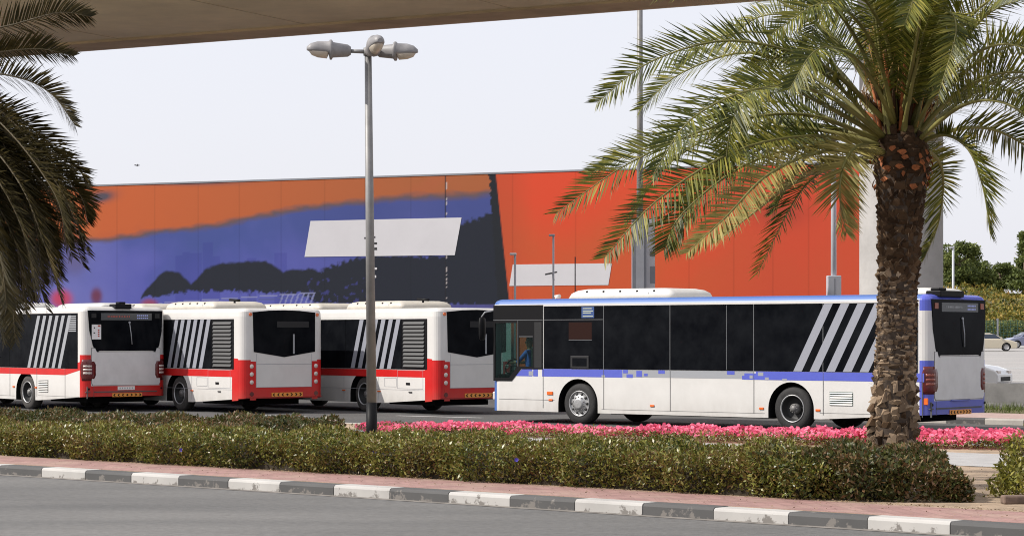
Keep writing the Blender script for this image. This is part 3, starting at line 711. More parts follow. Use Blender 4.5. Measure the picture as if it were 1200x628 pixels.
def stripes(mb, n, u0, step, wd, slant, z0, z1, mi, vv=-0.012):
    for i in range(n):
        a = u0 + step * i
        mb.prism([(a, z0), (a + wd, z0), (a + wd + slant, z1), (a + slant, z1)], vv - 0.003, vv + 0.004, 'y', mi)

def citaro(name, loc, rz, H, paint, label, blue):
    """city bus with curved rear window; u=0 front, u=11.95 rear, v=0 camera side"""
    L, W, r = 11.95, 2.55, 0.22
    root = empty(name, loc, rz); sc = H / 2.9
    zb = [0.27, 0.52, 0.70, 0.86, 1.02, 1.17, 1.32, 1.46, 1.54, 2.0, 2.35, H - 0.32, H - 0.10]
    mats = [M['paint_white'], M['under'], paint, M['paint_sky'] if blue else M['paint_white'], M['cab_in']]
    def colfn(x, y, z):
        rear = x > L - r + 0.01
        if z > H - 0.098: return 3 if not (blue and x > L - r) else 2
        if rear:
            if blue and z > H - 0.32: return 2
            if z < (1.54 if x < L - 0.05 and y < 1.3 or y > W - r else 0.70) and (x < L - 0.02 or z < 0.70): return 2
            if z < 1.54 and (y < r + 0.12 or y > W - r - 0.12): return 2
        if x < 0.25 and z < 1.02 and blue: return 3
        return 0
    body = bus_shell(root, L, W, H, zb, colfn, mats, r)
    cut = [arch_cutter(2.70, -0.3, 0.75), arch_cutter(8.57, -0.3, 0.75), arch_cutter(2.70, 1.8, 2.9), arch_cutter(8.57, 1.8, 2.9)]
    if blue:
        mb = MB(); mb.box(0.14, 1.60, 0.09, 2.46, 0.80, 2.70, 4); cut.append(mb.build('cut', mats))
        mb = MB(); mb.prism([(0.17, 2.40), (0.17, 1.03), (0.66, 1.03), (0.92, 1.29), (1.38, 1.29), (1.38, 2.40)], -0.3, 0.2, 'y', 4); cut.append(mb.build('cut', mats))
        mb = MB(); mb.box(-0.3, 0.3, 0.28, 2.30, 1.02, 2.52, 4); cut.append(mb.build('cut', mats))
        mb = MB(); mb.box(0.36, 1.45, 2.3, 2.8, 0.82, 2.45, 4); cut.append(mb.build('cut', mats))
    boolean(body, cut)
    for p in body.data.polygons:
        p.use_smooth = False
    # side stripe band, gaps
    zw = 1.28
    sb = MB()
    if blue:
        for (a, b) in [(1.03, 1.33), (1.36, 1.50), (1.63, 4.0)]: sb.box(a, b, -0.003, 0.01, 1.10, 1.278, 0)
        sb.prism([(0.80, 1.10), (1.03, 1.10), (1.03, 1.278)], -0.003, 0.01, 'y', 0)
        sb.box(1.22, 1.36, -0.0045, 0.01, 1.12, 1.22, 1)
        sb.box(4.0, 7.62, -0.003, 0.01, 1.11, 1.278, 2)
        for (a, b, c, d) in [(3.72, 3.9, 1.19, 1.278), (4.02, 4.16, 1.20, 1.278), (4.12, 4.3, 1.10, 1.18), (4.40, 4.56, 1.12, 1.26), (4.62, 4.72, 1.14, 1.2), (5.02, 5.2, 1.2, 1.278), (6.9, 7.1, 1.2, 1.278), (7.3, 7.5, 1.10, 1.18)]:
            sb.box(a, b, -0.0055, 0.01, c, d, 0)
        sb.box(7.36, 11.84, -0.0045, 0.01, 1.095, 1.235, 0); sb.box(7.66, 11.84, -0.0045, 0.01, 1.235, 1.278, 0)
        for (a, b, c, d) in [(7.5, 7.58, 1.12, 1.19), (7.72, 7.86, 1.18, 1.26), (7.9, 8.0, 1.10, 1.15), (8.35, 8.47, 1.085, 1.125), (3.4, 3.5, 1.10, 1.15)]:
            sb.box(a, b, -0.006, 0.01, c, d, 2)
    else:
        sb.box(0.3, 10.9, -0.003, 0.01, 0.985, 1.155, 0)
        sb.prism([(10.9, 0.985), (11.76, 1.13), (11.76, 1.36), (10.9, 1.155)], -0.003, 0.01, 'y', 0)
    sb.build('side_stripe', [paint, M['decal_pale'], M['decal_grey']], root)
    zw0 = 1.285 if blue else 1.165; zw1 = H - 0.15
    gp = MB()
    for u in ([1.66, 3.46, 5.35, 7.61, 9.39, 11.80] if blue else [3.46, 5.35, 7.61, 9.25, 10.9]):
        gp.box(u - 0.006, u + 0.006, -0.0065, 0.01, 0.36, zw0 - 0.01)
    gp.box(0.3, 2.0, -0.004, 0.01, 0.545, 0.553); gp.box(3.4, 7.9, -0.004, 0.01, 0.36, 0.366); gp.box(9.3, 11.7, -0.004, 0.01, 0.40, 0.406)
    gp.build('panel_gap', M['seam'], root)
    # side windows
    edges = ([1.68, 3.455, 5.345, 7.605, 9.385, 11.70] if blue else [0.4, 3.455, 5.345, 7.605, 9.24, 11.62])
    for a, b in zip(edges[:-1], edges[1:]):
        mb = MB(); mb.box(a + 0.009, b - 0.009, -0.012, 0.006, zw0, zw1)
        o = mb.build('window', M['glass_black'], root); bevel(o, 0.004, 1)
    mb = MB(); mb.box(edges[0], edges[-1], -0.006, 0.004, zw0 + 0.002, zw1 - 0.002); mb.build('window_band', M['seam_light'] if blue else M['black'], root)
    mb = MB(); mb.box(0.4, 11.6, W - 0.004, W + 0.012, 1.285, zw1); mb.build('far_window_band', M['glass_black'], root)
    st = MB()
    if blue: stripes(st, 5, 8.64, 0.415, 0.215, 0.78, 1.29, zw1 - 0.01, 0); 
    else: stripes(st, 6, 8.70, 0.36, 0.17, 0.60, 1.17, zw1 - 0.06, 0)
    st.build('window_decal', M['decal_pale'] if blue else M['decal_grey'], root)
    if blue:
        mb = MB(); mb.box(6.885, 6.897, -0.0135, -0.0118, zw0 + 0.02, zw1 - 0.02); mb.box(1.69, 3.44, -0.0145, -0.0118, 2.425, 2.437)
        mb.box(2.44, 3.12, -0.0145, -0.0118, 1.955, 1.967); mb.build('window_trim', M['seam_light'], root)
        mb = MB(); mb.box(2.44, 3.12, -0.0140, -0.0118, 1.975, 2.37); mb.build('blind', mat('brown_blind', (0.022, 0.008, 0.006), 0.5, spec=0.1), root)
        mb = MB(); mb.box(2.50, 3.04, -0.030, -0.0118, 1.30, 1.59); o = mb.build('hatch_frame', M['ac_trim'], root); bevel(o, 0.02, 2)
        mb = MB(); mb.box(2.56, 2.98, -0.034, -0.0285, 1.35, 1.54); mb.build('hatch_pane', M['glass_black'], o)
        mb = MB(); mb.box(2.82, 3.19, -0.016, -0.0118, 2.47, 2.73); sd = mb.build('route_display', M['disp_screen'], root)
        mb = MB()
        for i, (z, w2) in enumerate([(2.69, 0.26), (2.63, 0.30), (2.59, 0.24), (2.51, 0.3)]): mb.box(2.86, 2.86 + w2, -0.018, -0.0155, z - 0.012, z + 0.008)
        mb.build('display_text', mat('display_yellow', (0.45, 0.48, 0.35), 0.5), sd)
        vent(root, 9.55, 10.13, 0.57, 0.86, 6, M['paint_white'], mat('vent_gap_green', (0.02, 0.07, 0.05), 0.7))
        g = MB()
        for k in range(8): g.box(11.22 + k * 0.015, 11.60, -0.02, -0.0118, zw1 - 0.08 - k * 0.045, zw1 - 0.055 - k * 0.045)
        g.build('engine_grille', M['decal_pale'], root)
    else:
        vent(root, 9.35, 9.92, 0.50, 0.84, 7, M['paint_white'], M['ac_trim'])
        g = MB()
        for k in range(9): g.box(11.12, 11.55, -0.02, -0.0118, zw1 - 0.10 - k * 0.05, zw1 - 0.07 - k * 0.05)
        g.build('engine_grille', M['decal_grey'], root)
    # side markers
    for (u, z) in ([(1.87, 0.71), (1.89, 0.55), (4.85, 0.47), (7.81, 0.47), (9.26, 0.46), (11.86, 0.70)] if blue else [(7.85, 0.62), (9.2, 0.62), (4.85, 0.6)]):
        big = (u, z) == (1.87, 0.71)
        mb = MB()
        if u > 11.8: mb.box(11.80, 11.92, -0.012 + 0.03, 0.04, z - 0.08, z + 0.06)
        else: mb.box(u - (0.09 if big else 0.06), u + (0.09 if big else 0.06), -0.02, 0.005, z - (0.04 if big else 0.025), z + (0.04 if big else 0.025))
        bevel(mb.build('side_marker', M['lamp_orange'], root), 0.008, 1)
    # wheels
    for v, far in ((0.05, False), (W - 0.05, True)):
        wheel(root, 2.70, v, True, not blue, far); wheel(root, 8.57, v, False, not blue, far)
    mb = MB(); mb.tube([(2.7, 0.3, 0.48), (2.7, W - 0.3, 0.48)], 0.09); mb.tube([(8.57, 0.3, 0.48), (8.57, W - 0.3, 0.48)], 0.14)
    mb.box(3.4, 7.9, 0.35, W - 0.35, 0.24, 0.30); mb.box(9.3, 11.4, 0.4, W - 0.4, 0.24, 0.36); mb.build('underbody', M['under'], root)
    # roof
    if blue:
        pod(root, 'roof_pod', 2.0, 5.15, 0.42, 2.1, H + 0.02, H + 0.25, M['pod'], 0.3)
        pod(root, 'roof_pod', 10.9, 11.75, 0.5, 2.0, H + 0.02, H + 0.17, M['pod'], 0.08, False)
        mb = MB(); mb.tube([(1.0, 1.3, H), (1.0, 1.3, H + 0.10), (1.12, 1.3, H + 0.11)], 0.05); mb.build('antenna', M['pod'], root)
    else:
        pod(root, 'roof_pod', 8.6, 11.3, 0.9, 2.0, H + 0.02, H + 0.14, M['pod'], 0.2, False)
        pod(root, 'roof_pod', 2.2, 6.5, 0.42, 2.1, H + 0.02, H + 0.2, M['pod'], 0.3)
    mb = MB(); mb.box(11.62, 11.98, (0.45 if blue else 0.95), (1.45 if blue else 1.45), H - 0.03, H + 0.10); mb.box(11.70, 11.92, 0.5 if blue else 1.1, 0.8 if blue else 1.3, H + 0.1, H + 0.16)
    bevel(mb.build('rear_camera', M['black'], root), 0.02, 2)
    # rear face
    zt = H - 0.08
    mb = MB(); poly = [(0.13, zt), (2.42, zt), (2.40, 2.2), (2.32, 1.80), (2.26, 1.66), (2.18, 1.62), (2.10, 1.65), (0.48, 1.65), (0.42, 1.62), (0.34, 1.66), (0.27, 1.80), (0.17, 2.2)]
    mb.prism(poly, L - 0.03, L + 0.008, 'x'); mb.build('rear_window', M['glass_black'], root)
    mb = MB(); pan = [(0.28, 0.72), (2.30, 0.72), (2.34, 0.78), (2.34, 1.72), (2.24, 1.72), (2.20, 1.60), (2.10, 1.62), (0.48, 1.62), (0.40, 1.60), (0.34, 1.72), (0.24, 1.72), (0.24, 0.78)]
    mb.prism(pan, L - 0.02, L + 0.011, 'x', 0)
    o = mb.build('engine_cover', M['panel_grey'], root)
    mb = MB(); cx, cz = 1.28, 1.2
    mb.prism([(cx + (a - cx) * 1.012, cz + (b - cz) * 1.018) for a, b in pan], L - 0.02, L + 0.004, 'x'); mb.build('cover_gap', M['seam'], root)
    mb = MB(); mb.box(L + 0.008, L + 0.013, 0.52, 2.08, zt - 0.26, zt - 0.07, 0); dp = mb.build('route_display', M['display'], root)
    mb = MB()
    for i in range(14): mb.box(L + 0.013, L + 0.015, 0.72 + i * 0.05, 0.72 + i * 0.05 + random.uniform(0.015, 0.035), zt - 0.18, zt - 0.14, 0)
    for k in range(2):
        for i in range(6): mb.box(L + 0.013, L + 0.015, 1.62 + i * 0.06, 1.62 + i * 0.06 + 0.045, zt - 0.15 - k * 0.07, zt - 0.115 - k * 0.07, 1)
    mb.build('display_text', [M['disp_red'] if not blue else M['decal_grey'], M['disp_blue']], dp)
    for v in (0.30, 2.25):
        mb = MB(); mb.box(L + 0.007, L + 0.02, v - 0.07, v + 0.07, zt - 0.20, zt - 0.08)
        mb.build('marker_lamp', mat('marker_lens', (0.25, 0.06, 0.03), 0.3) if blue else M['ac_trim'], root)
    mb = MB(); mb.tube([(L + 0.03, 1.38, 2.42), (L + 0.05, 1.42, 2.1), (L + 0.03, 1.46, 1.82)], 0.012); mb.tube([(L + 0.012, 1.38, 2.42), (L + 0.04, 1.38, 2.42)], 0.03, 8)
    mb.build('wiper', M['decal_grey'], root)
    corner_lamp(root, L, W, r, 0.84, 1.42, 14, 104, False, M['lamp_red'], 2 if blue else 1); corner_lamp(root, L, W, r, 0.84, 1.42, 14, 104, True, M['lamp_red'], 2 if blue else 1)
    mb = MB()
    mb.box(L - 0.02, L + 0.012, 0.32, 2.25, 0.525, 0.555, 0); mb.box(L - 0.04, L + 0.006, 0.06, 0.2, 0.525, 0.545, 0)
    mb.box(L - 0.02, L + 0.010, 0.10, 0.12, 0.36, 0.68, 0); mb.box(L - 0.01, L + 0.005, 0.30, 0.312, 0.40, 0.70, 0)
    mb.build('bumper_groove', M['seam'], root)
    for v in (0.16, 2.39):
        mb = MB(); mb.lathe([(0, 0), (0.035, 0)], (0, 0, 0), 'y', 12); mb = MB(); mb.tube([(L - 0.04, v, 0.62), (L + 0.006, v, 0.62)], 0.03, 10); mb.build('fog_lamp', M['black'], root)
    chevron_board(root, L, 0.86, 1.78, 0.40, 0.50)
    mb = MB(); mb.box(L, L + 0.02, 1.03, 1.55, 0.585, 0.685)
    if not blue:
        np_ = mb.build('number_plate', M['plate'], root)
        mb = MB()
        for i in range(6): mb.box(L + 0.02, L + 0.022, 1.08 + i * 0.075, 1.08 + i * 0.075 + 0.03, 0.615, 0.655)
        mb.build('plate_characters', M['decal_grey'], np_)
        mb = MB(); mb.box(L + 0.008, L + 0.012, 0.24, 0.52, 1.96, 2.36); nt = mb.build('notice_sheet', M['sheet_white'], root)
        mb = MB(); mb.box(L + 0.012, L + 0.014, 0.42, 0.50, 2.30, 2.345, 0)
        for k in range(4): mb.box(L + 0.012, L + 0.014, 0.42, 0.47, 2.03 + k * 0.055, 2.065 + k * 0.055, 0)
        mb.box(L + 0.012, L + 0.014, 0.30, 0.33, 2.25, 2.29, 1); mb.box(L + 0.012, L + 0.014, 0.29, 0.34, 2.12, 2.15, 1); mb.build('notice_print', [M['disp_red'], M['mark']], nt)
    else:
        mb2 = MB(); mb2.tube([(L + 0.02, 0.9, 0.70), (L + 0.03, 1.0, 0.695), (L + 0.03, 1.6, 0.695), (L + 0.02, 1.7, 0.70)], 0.012, 6, 0); mb2.build('cover_handle', M['paint_blue'], root)
    if blue:
        # cab: black window surround with real openings, glass, seat, wheel
        mb = MB(); mb.prism([(0.13, 2.78), (0.13, 0.98), (0.70, 0.98), (0.985, 1.27), (1.655, 1.27), (1.655, 2.78)], -0.012, 0.008, 'y')
        fr = mb.build('cab_window_frame', [M['black']], root)
        c = []
        for poly in ([(0.19, 2.36), (0.19, 1.06), (0.62, 1.06), (0.86, 1.31), (0.86, 2.36)], [(0.93, 2.02), (0.93, 1.33), (1.35, 1.33), (1.35, 2.02)]):
            m2 = MB(); m2.prism(poly, -0.1, 0.1, 'y'); c.append(m2.build('cut', [M['black']]))
        boolean(fr, c)
        mb = MB(); mb.prism([(0.14, 2.38), (0.14, 1.04), (0.64, 1.04), (0.88, 1.30), (1.37, 1.30), (1.37, 2.38)], -0.004, 0.004, 'y'); mb.build('cab_window', M['glass'], root)
        mb = MB(); mb.box(0.13, 1.655, -0.0145, -0.0118, 2.425, 2.437); mb.box(0.89, 0.90, -0.0145, -0.0118, 1.33, 2.42); mb.box(0.93, 1.35, -0.0145, -0.0118, 2.03, 2.045); mb.box(1.40, 1.62, -0.0135, -0.0118, 1.3, 2.38, 1)
        mb.build('cab_window_trim', [M['seam_light'], M['ac_trim']], root)
        mb = MB(); pts = [(0.06 + 0.25 * (1 - math.cos(R(60) * abs(t))) , 1.275 + t * 1.03) for t in [-1 + 2 * k / 12 for k in range(13)]]
        ring0 = [(x, y, 1.0) for x, y in pts] + [(x + 0.01, y, 1.0) for x, y in pts[::-1]]; ring1 = [(x + 0.02, y, 2.54) for x, y in pts] + [(x + 0.03, y, 2.54) for x, y in pts[::-1]]
        mb.rings([ring0, ring1]); mb.build('windscreen', M['glass'], root)
        mb = MB(); mb.box(0.37, 1.44, 2.50, 2.51, 0.83, 2.44); mb.build('door_glass', M['glass'], root)
        mb = MB(); mb.box(0.72, 1.12, 0.32, 0.76, 0.98, 1.06); mb.box(1.02, 1.14, 0.32, 0.76, 1.04, 1.80); mb.box(0.82, 1.04, 0.42, 0.66, 0.80, 0.99); bevel(mb.build('driver_seat', M['ac_trim'], root), 0.03, 2)
        mb = MB(); ring = [(0.24 + 0.08 * math.cos(a), 0.54 + 0.21 * math.sin(a), 1.32 + 0.17 * math.cos(a)) for a in [2 * math.pi * k / 24 for k in range(25)]]
        mb.tube(ring, 0.016, 8); mb.tube([(0.24, 0.54, 1.32), (0.18, 0.54, 1.05)], 0.03, 8); mb.tube([(0.24, 0.34, 1.32), (0.24, 0.74, 1.32)], 0.012, 6); mb.build('steering_wheel', M['black'], root)
        mb = MB(); mb.prism([(0.145, 0.81), (0.22, 0.81), (0.24, 1.08), (0.20, 1.14), (0.145, 1.08)], 0.12, 2.1, 'y'); mb.build('dashboard', M['ac_trim'], root)
        mb = MB(); mb.box(0.2, 0.24, 1.0, 1.3, 2.15, 2.45); mb.build('cab_mirror', M['black'], root)
        # outside mirror on the front corner
        mb = MB(); mb.tube([(0.12, 0.02, 2.66), (-0.06, -0.10, 2.62), (-0.12, -0.16, 2.50)], 0.018, 8, 0)
        mr = mb.build('mirror_arm', M['decal_grey'], root)
        mb = MB(); rg = []
        for z, k in [(2.50, 0.5), (2.47, 0.9), (2.30, 1), (2.10, 1), (1.98, 0.85), (1.95, 0.5)]:
            rg.append([(-0.10 + 0.06 * k * math.cos(a), -0.15 + 0.11 * k * math.sin(a), z) for a in [2 * math.pi * q / 14 for q in range(14)]])
        mb.rings(rg); mb.build('mirror_head', M['black'], mr)
        mb = MB(); mb.box(-0.012, 0.10, 0.12, 0.45, 0.52, 0.72); bevel(mb.build('headlight', M['lamp_clear'], root), 0.03, 2)
    tag(root, label, 'bus', None if blue else 'red and white buses parked side by side')
    return root

citaro('blue_bus', BO, -BTH, 2.90, M['paint_blue'], 'white and blue city bus parked nearest, behind the palm trunk and pink flowers', True)
citaro('red_bus', (-19.008, 71.63, 0), -R(51.25), 2.82, M['paint_red'], 'red and white bus at far left with a notice sheet in its rear window', False)

def bus_b(name, loc, rz, label, closed):
    L, W, H, r = 11.95, 2.55, 2.76, 0.24
    root = empty(name, loc, rz); root['group'] = 'red and white buses parked side by side'
    zb = [0.26, 0.45, 0.69, 0.97, 1.17, 1.42, 1.8, 2.3, H - 0.2]
    def colfn(x, y, z):
        if x > L - 0.03:
            return 2 if (z < 0.69 or (z < 1.37 and (y < 0.36 or y > W - 0.36))) else 0
        if x > L - r and z < 1.42: return 2
        return 0
    body = bus_shell(root, L, W, H, zb, colfn, [M['paint_white'], M['under'], M['paint_red']], r)
    boolean(body, [arch_cutter(2.8, -0.3, 0.75), arch_cutter(8.5, -0.3, 0.75), arch_cutter(2.8, 1.8, 2.9), arch_cutter(8.5, 1.8, 2.9)])
    sb = MB(); sb.box(0.3, 11.4, -0.003, 0.01, 0.965, 1.155, 0); sb.prism([(11.4, 0.33), (L - r, 0.35), (L - r, 1.45), (11.4, 1.47)], -0.0035, 0.01, 'y', 0)
    for v in (0.24,):
        sb.box(L - 0.01, L + 0.003, 0.22, 0.40, 0.36, 1.38, 0); sb.box(L - 0.01, L + 0.003, W - 0.40, W - 0.22, 0.36, 1.38, 0)
    sb.build('side_stripe', M['paint_red'], root)
    gp = MB(); gp.box(0.3, 11.38, -0.004, 0.01, 0.625, 0.632)
    for u in (3.5, 5.5, 7.6, 9.25): gp.box(u, u + 0.01, -0.004, 0.01, 0.33, 0.95)
    for (a, b, c, d) in [(9.55, 10.1, 0.70, 0.93), (10.15, 11.3, 0.66, 1.14)]:
        gp.box(a, b, -0.0045, 0.01, c, c + 0.008); gp.box(a, b, -0.0045, 0.01, d, d + 0.008); gp.box(a, a + 0.008, -0.0045, 0.01, c, d); gp.box(b, b + 0.008, -0.0045, 0.01, c, d)
    gp.build('panel_gap', M['decal_grey'], root)
    mb = MB(); mb.box(10.55, 10.72, -0.012, 0.01, 0.76, 0.82); mb.build('panel_latch', M['black'], root)
    for u in (7.6, 9.3, 10.75):
        mb = MB(); mb.box(u - 0.07, u + 0.07, -0.02, 0.01, 0.555, 0.585); mb.build('side_marker', M['lamp_orange'] if u < 10 else M['ac_trim'], root)
    zw0, zw1 = 1.17, 2.50
    ed = [0.3, 2.0, 3.9, 5.8, 7.7, 10.35, 11.50]
    for a, b in zip(ed[:-1], ed[1:]):
        mb = MB(); mb.box(a + 0.005, b - 0.005, -0.012, 0.006, zw0, zw1); bevel(mb.build('window', M['glass_black'] if b < 11.4 else M['black'], root), 0.004, 1)
    mb = MB(); mb.box(0.4, 11.6, W - 0.004, W + 0.012, zw0, zw1); mb.build('far_window_band', M['glass_black'], root)
    st = MB(); stripes(st, 6, 7.95, 0.345, 0.185, 0.44, 1.18, 2.49, 0); st.build('window_decal', M['decal_pale'], root)
    g = MB()
    for k in range(12):
        z = 1.24 + k * 0.102
        g.add([(10.45, -0.013, z + 0.065), (11.38, -0.013, z + 0.065), (11.38, -0.045, z), (10.45, -0.045, z), (10.45, -0.013, z + 0.05), (11.38, -0.013, z + 0.05), (11.38, -0.04, z - 0.006), (10.45, -0.04, z - 0.006)],
              [(0, 1, 2, 3), (7, 6, 5, 4), (3, 2, 6, 7), (0, 3, 7, 4), (1, 0, 4, 5), (2, 1, 5, 6)])
    g.build('louvre', M['louvre'], root)
    for v, far in ((0.06, False), (W - 0.06, True)): wheel(root, 2.8, v, True, True, far); wheel(root, 8.5, v, False, True, far)
    mb = MB(); mb.tube([(2.8, 0.3, 0.48), (2.8, W - 0.3, 0.48)], 0.09); mb.tube([(8.5, 0.3, 0.48), (8.5, W - 0.3, 0.48)], 0.14); mb.box(3.5, 7.8, 0.35, W - 0.35, 0.24, 0.29); mb.box(9.2, 11.3, 0.4, W - 0.4, 0.22, 0.35); mb.build('underbody', M['under'], root)
    pod(root, 'roof_pod', 7.0, 9.8, 0.4, 2.15, H + 0.02, H + 0.24, M['pod_cream'], 0.25)
    pod(root, 'roof_pod', 1.8, 5.8, 0.4, 2.15, H + 0.02, H + 0.22, M['pod_cream'], 0.25)
    mb = MB(); mb.tube([(10.2, 0.8, H + 0.18), (10.2, 0.8, H + 0.28)], 0.03); mb.tube([(9.95, 0.8, H + 0.27), (10.45, 0.8, H + 0.25)], 0.035); mb.build('roof_antenna', M['black'], root)
    # rear
    mb = MB(); poly = [(0.30, 2.68), (0.8, 2.725), (1.275, 2.74), (1.75, 2.725), (2.25, 2.68), (2.25, 1.63), (1.275, 1.49), (0.33, 1.63)]
    mb.prism(poly, L - 0.02, L + 0.008, 'x'); rw = mb.build('rear_window', M['glass_black'], root)
    mb = MB(); mb.box(L + 0.008, L + 0.011, 1.55, 1.60, 1.58, 2.1, 0); mb.box(L + 0.008, L + 0.010, 1.05, 2.05, 2.28, 2.44, 1); mb.build('window_fitting', [M['decal_grey'], M['ac_trim']], rw)
    mb = MB(); mb.box(L, L + 0.004, 0.42, 2.14, 1.30, 1.31, 0); mb.box(L, L + 0.004, 0.41, 0.417, 0.70, 1.58, 0); mb.box(L, L + 0.004, 2.138, 2.145, 0.70, 1.58, 0); mb.box(L, L + 0.005, 0.41, 2.15, 0.69, 0.70, 0)
    mb.build('engine_cover_gap', M['decal_grey'], root)
    for v in (0.27, W - 0.27):
        for z in (0.83, 1.04, 1.25):
            mb = MB(); mb.lathe([(0.0, 0.02), (0.05, 0.015), (0.06, 0.0)], (0, 0, 0), 'z', 16)
            vv = [(L + 0.003 + h, v + a, z + b) for (a, b, h) in mb.v]; m2 = MB(); m2.add(vv, mb.f, 0, True); m2.build('tail_lamp', M['lamp_clear'], root)
        mb = MB(); mb.tube([(L - 0.01, v, 0.52), (L + 0.012, v, 0.52)], 0.06, 14); mb.build('fog_lamp', M['lamp_red'], root)
        mb = MB(); vv = v + (0.0 if v < 1 else 0.0); mb.tube([(L - 0.02, vv - 0.04 if v < 1 else vv + 0.04, 2.62), (L + 0.02, vv - 0.04 if v < 1 else vv + 0.04, 2.62)], 0.045, 12); mb.build('marker_lamp', M['lamp_orange'], root)
    mb = MB(); mb.box(L - 0.06, L + 0.012, 0.08, W - 0.08, 0.42, 0.435); mb.build('bumper_groove', mat('bumper_shade_line', (0.25, 0.01, 0.01), 0.5), root)  # shade line across the bumper, painted as a darker strip
    chevron_board(root, L, 0.88, 1.85, 0.44, 0.55)
    tag(root, label, 'bus'); return root
bus_b('red_bus', (-14.404, 70.32, 0), -R(52.18), 'red and white bus second from left, whole rear with pointed window in view', True)
bus_b('red_bus', (-9.285, 69.478, 0), -R(52.03), 'red and white bus behind the street lamp post, rear half hidden by the blue bus', True)

# ------------------------------------------------------------------ driver
def driver():
    joints = {'pelvis': (1.26, 0.64, 1.20), 'belly': (1.27, 0.64, 1.36), 'chest': (1.25, 0.64, 1.58), 'neck': (1.22, 0.64, 1.74), 'headlow': (1.20, 0.64, 1.80), 'head': (1.19, 0.64, 1.90), 'top': (1.20, 0.64, 1.985),
              'sh1': (1.24, 0.47, 1.66), 'el1': (1.04, 0.42, 1.44), 'wr1': (0.76, 0.50, 1.40), 'ha1': (0.67, 0.51, 1.41), 'sh2': (1.24, 0.81, 1.66), 'el2': (1.04, 0.86, 1.44), 'wr2': (0.76, 0.78, 1.40), 'ha2': (0.67, 0.77, 1.41),
              'hip1': (1.2, 0.56, 1.18), 'kn1': (0.80, 0.55, 1.16), 'ft1': (0.68, 0.55, 0.86), 'toe1': (0.56, 0.55, 0.83), 'hip2': (1.2, 0.72, 1.18), 'kn2': (0.80, 0.74, 1.16), 'ft2': (0.68, 0.74, 0.86), 'toe2': (0.56, 0.74, 0.83)}
    rad = {'pelvis': .15, 'belly': .14, 'chest': .15, 'neck': .06, 'headlow': .07, 'head': .098, 'top': .07, 'sh': .07, 'el': .047, 'wr': .032, 'ha': .035, 'hip': .09, 'kn': .065, 'ft': .05, 'toe': .04}
    ed = [('pelvis', 'belly'), ('belly', 'chest'), ('chest', 'neck'), ('neck', 'headlow'), ('headlow', 'head'), ('head', 'top')]
    for k in '12': ed += [('chest', 'sh' + k), ('sh' + k, 'el' + k), ('el' + k, 'wr' + k), ('wr' + k, 'ha' + k), ('pelvis', 'hip' + k), ('hip' + k, 'kn' + k), ('kn' + k, 'ft' + k), ('ft' + k, 'toe' + k)]
    names = list(joints); me = bpy.data.meshes.new('person'); 
    me.from_pydata([joints[n] for n in names], [(names.index(a), names.index(b)) for a, b in ed], [])
    o = bpy.data.objects.new('person', me); COL.objects.link(o)
    bm = bmesh.new(); bm.from_mesh(me); bm.verts.ensure_lookup_table(); ly = bm.verts.layers.skin.verify()
    for i, n in enumerate(names):
        rr = rad.get(n, rad.get(n[:-1], .05)); bm.verts[i][ly].radius = (rr, rr); bm.verts[i][ly].use_root = (n == 'pelvis')
    bm.to_mesh(me); bm.free()
    o.modifiers.new('s', 'SKIN'); sd = o.modifiers.new('d', 'SUBSURF'); sd.levels = 2; apply_mods(o)
    me = o.data; me.materials.clear()
    for m in (M['shirt'], M['skin'], M['trousers']): me.materials.append(m)
    for p in me.polygons:
        c = p.center; p.use_smooth = True
        p.material_index = 1 if (c.z > 1.73 and c.x > 1.0) or (c.x < 0.98 and c.z > 1.30) else (2 if c.z < 1.26 else 0)
    for side, y0 in (('a', 0.51), ('b', 0.77)):
        pass
    hb = MB(); rg = []
    for z, k, dx in [(1.93, 1.0, 0.035), (1.96, 1.06, 0.02), (2.0, 0.9, 0.01), (2.03, 0.6, 0.0), (2.045, 0.2, 0)]:
        rg.append([(1.20 + dx + 0.098 * k * math.cos(a), 0.64 + 0.088 * k * math.sin(a), z) for a in [2 * math.pi * q / 16 for q in range(16)]])
    hb.rings(rg); hair = hb.build('hair', M['hair'], o)
    fb = MB(); fb.tube([(1.10, 0.64, 1.91), (1.075, 0.64, 1.875), (1.10, 0.64, 1.865)], [0.012, 0.018, 0.012], 8)
    for dy in (-0.088, 0.088): fb.tube([(1.19, 0.64 + dy, 1.86), (1.195, 0.64 + dy * 1.13, 1.89), (1.19, 0.64 + dy, 1.92)], [0.008, 0.016, 0.01], 8)
    for dy in (-0.032, 0.032): fb.tube([(1.105, 0.64 + dy, 1.905), (1.098, 0.64 + dy, 1.905)], 0.011, 8, 1)
    fb.tube([(1.108, 0.62, 1.835), (1.102, 0.64, 1.833), (1.108, 0.66, 1.835)], 0.006, 6, 2)
    fb.build('face', [M['skin'], M['hair'], mat('lips', (0.2, 0.06, 0.05), 0.5)], o)
    gb = MB()
    for hy, sg in ((0.51, -1), (0.77, 1)):
        for k in range(4):
            z = 1.385 + k * 0.019; L_ = [0.05, 0.06, 0.057, 0.046][k]
            gb.tube([(0.68, hy - sg * 0.0, z), (0.68 - L_ * 0.6, hy + sg * 0.015, z), (0.68 - L_, hy + sg * 0.0, z), (0.68 - L_ * 0.8, hy - sg * 0.025, z - 0.002)], [0.010, 0.0095, 0.009, 0.007], 6)
        gb.tube([(0.71, hy - sg * 0.02, 1.42), (0.67, hy - sg * 0.04, 1.44), (0.63, hy - sg * 0.035, 1.455)], [0.012, 0.011, 0.008], 6)
    gb.build('fingers', M['skin'], o)
    o.location = UV(-0.40, -0.10); o.rotation_euler = (0, 0, -BTH)
    tag(o, 'driver in a blue shirt sitting at the wheel of the blue bus', 'person')
driver()

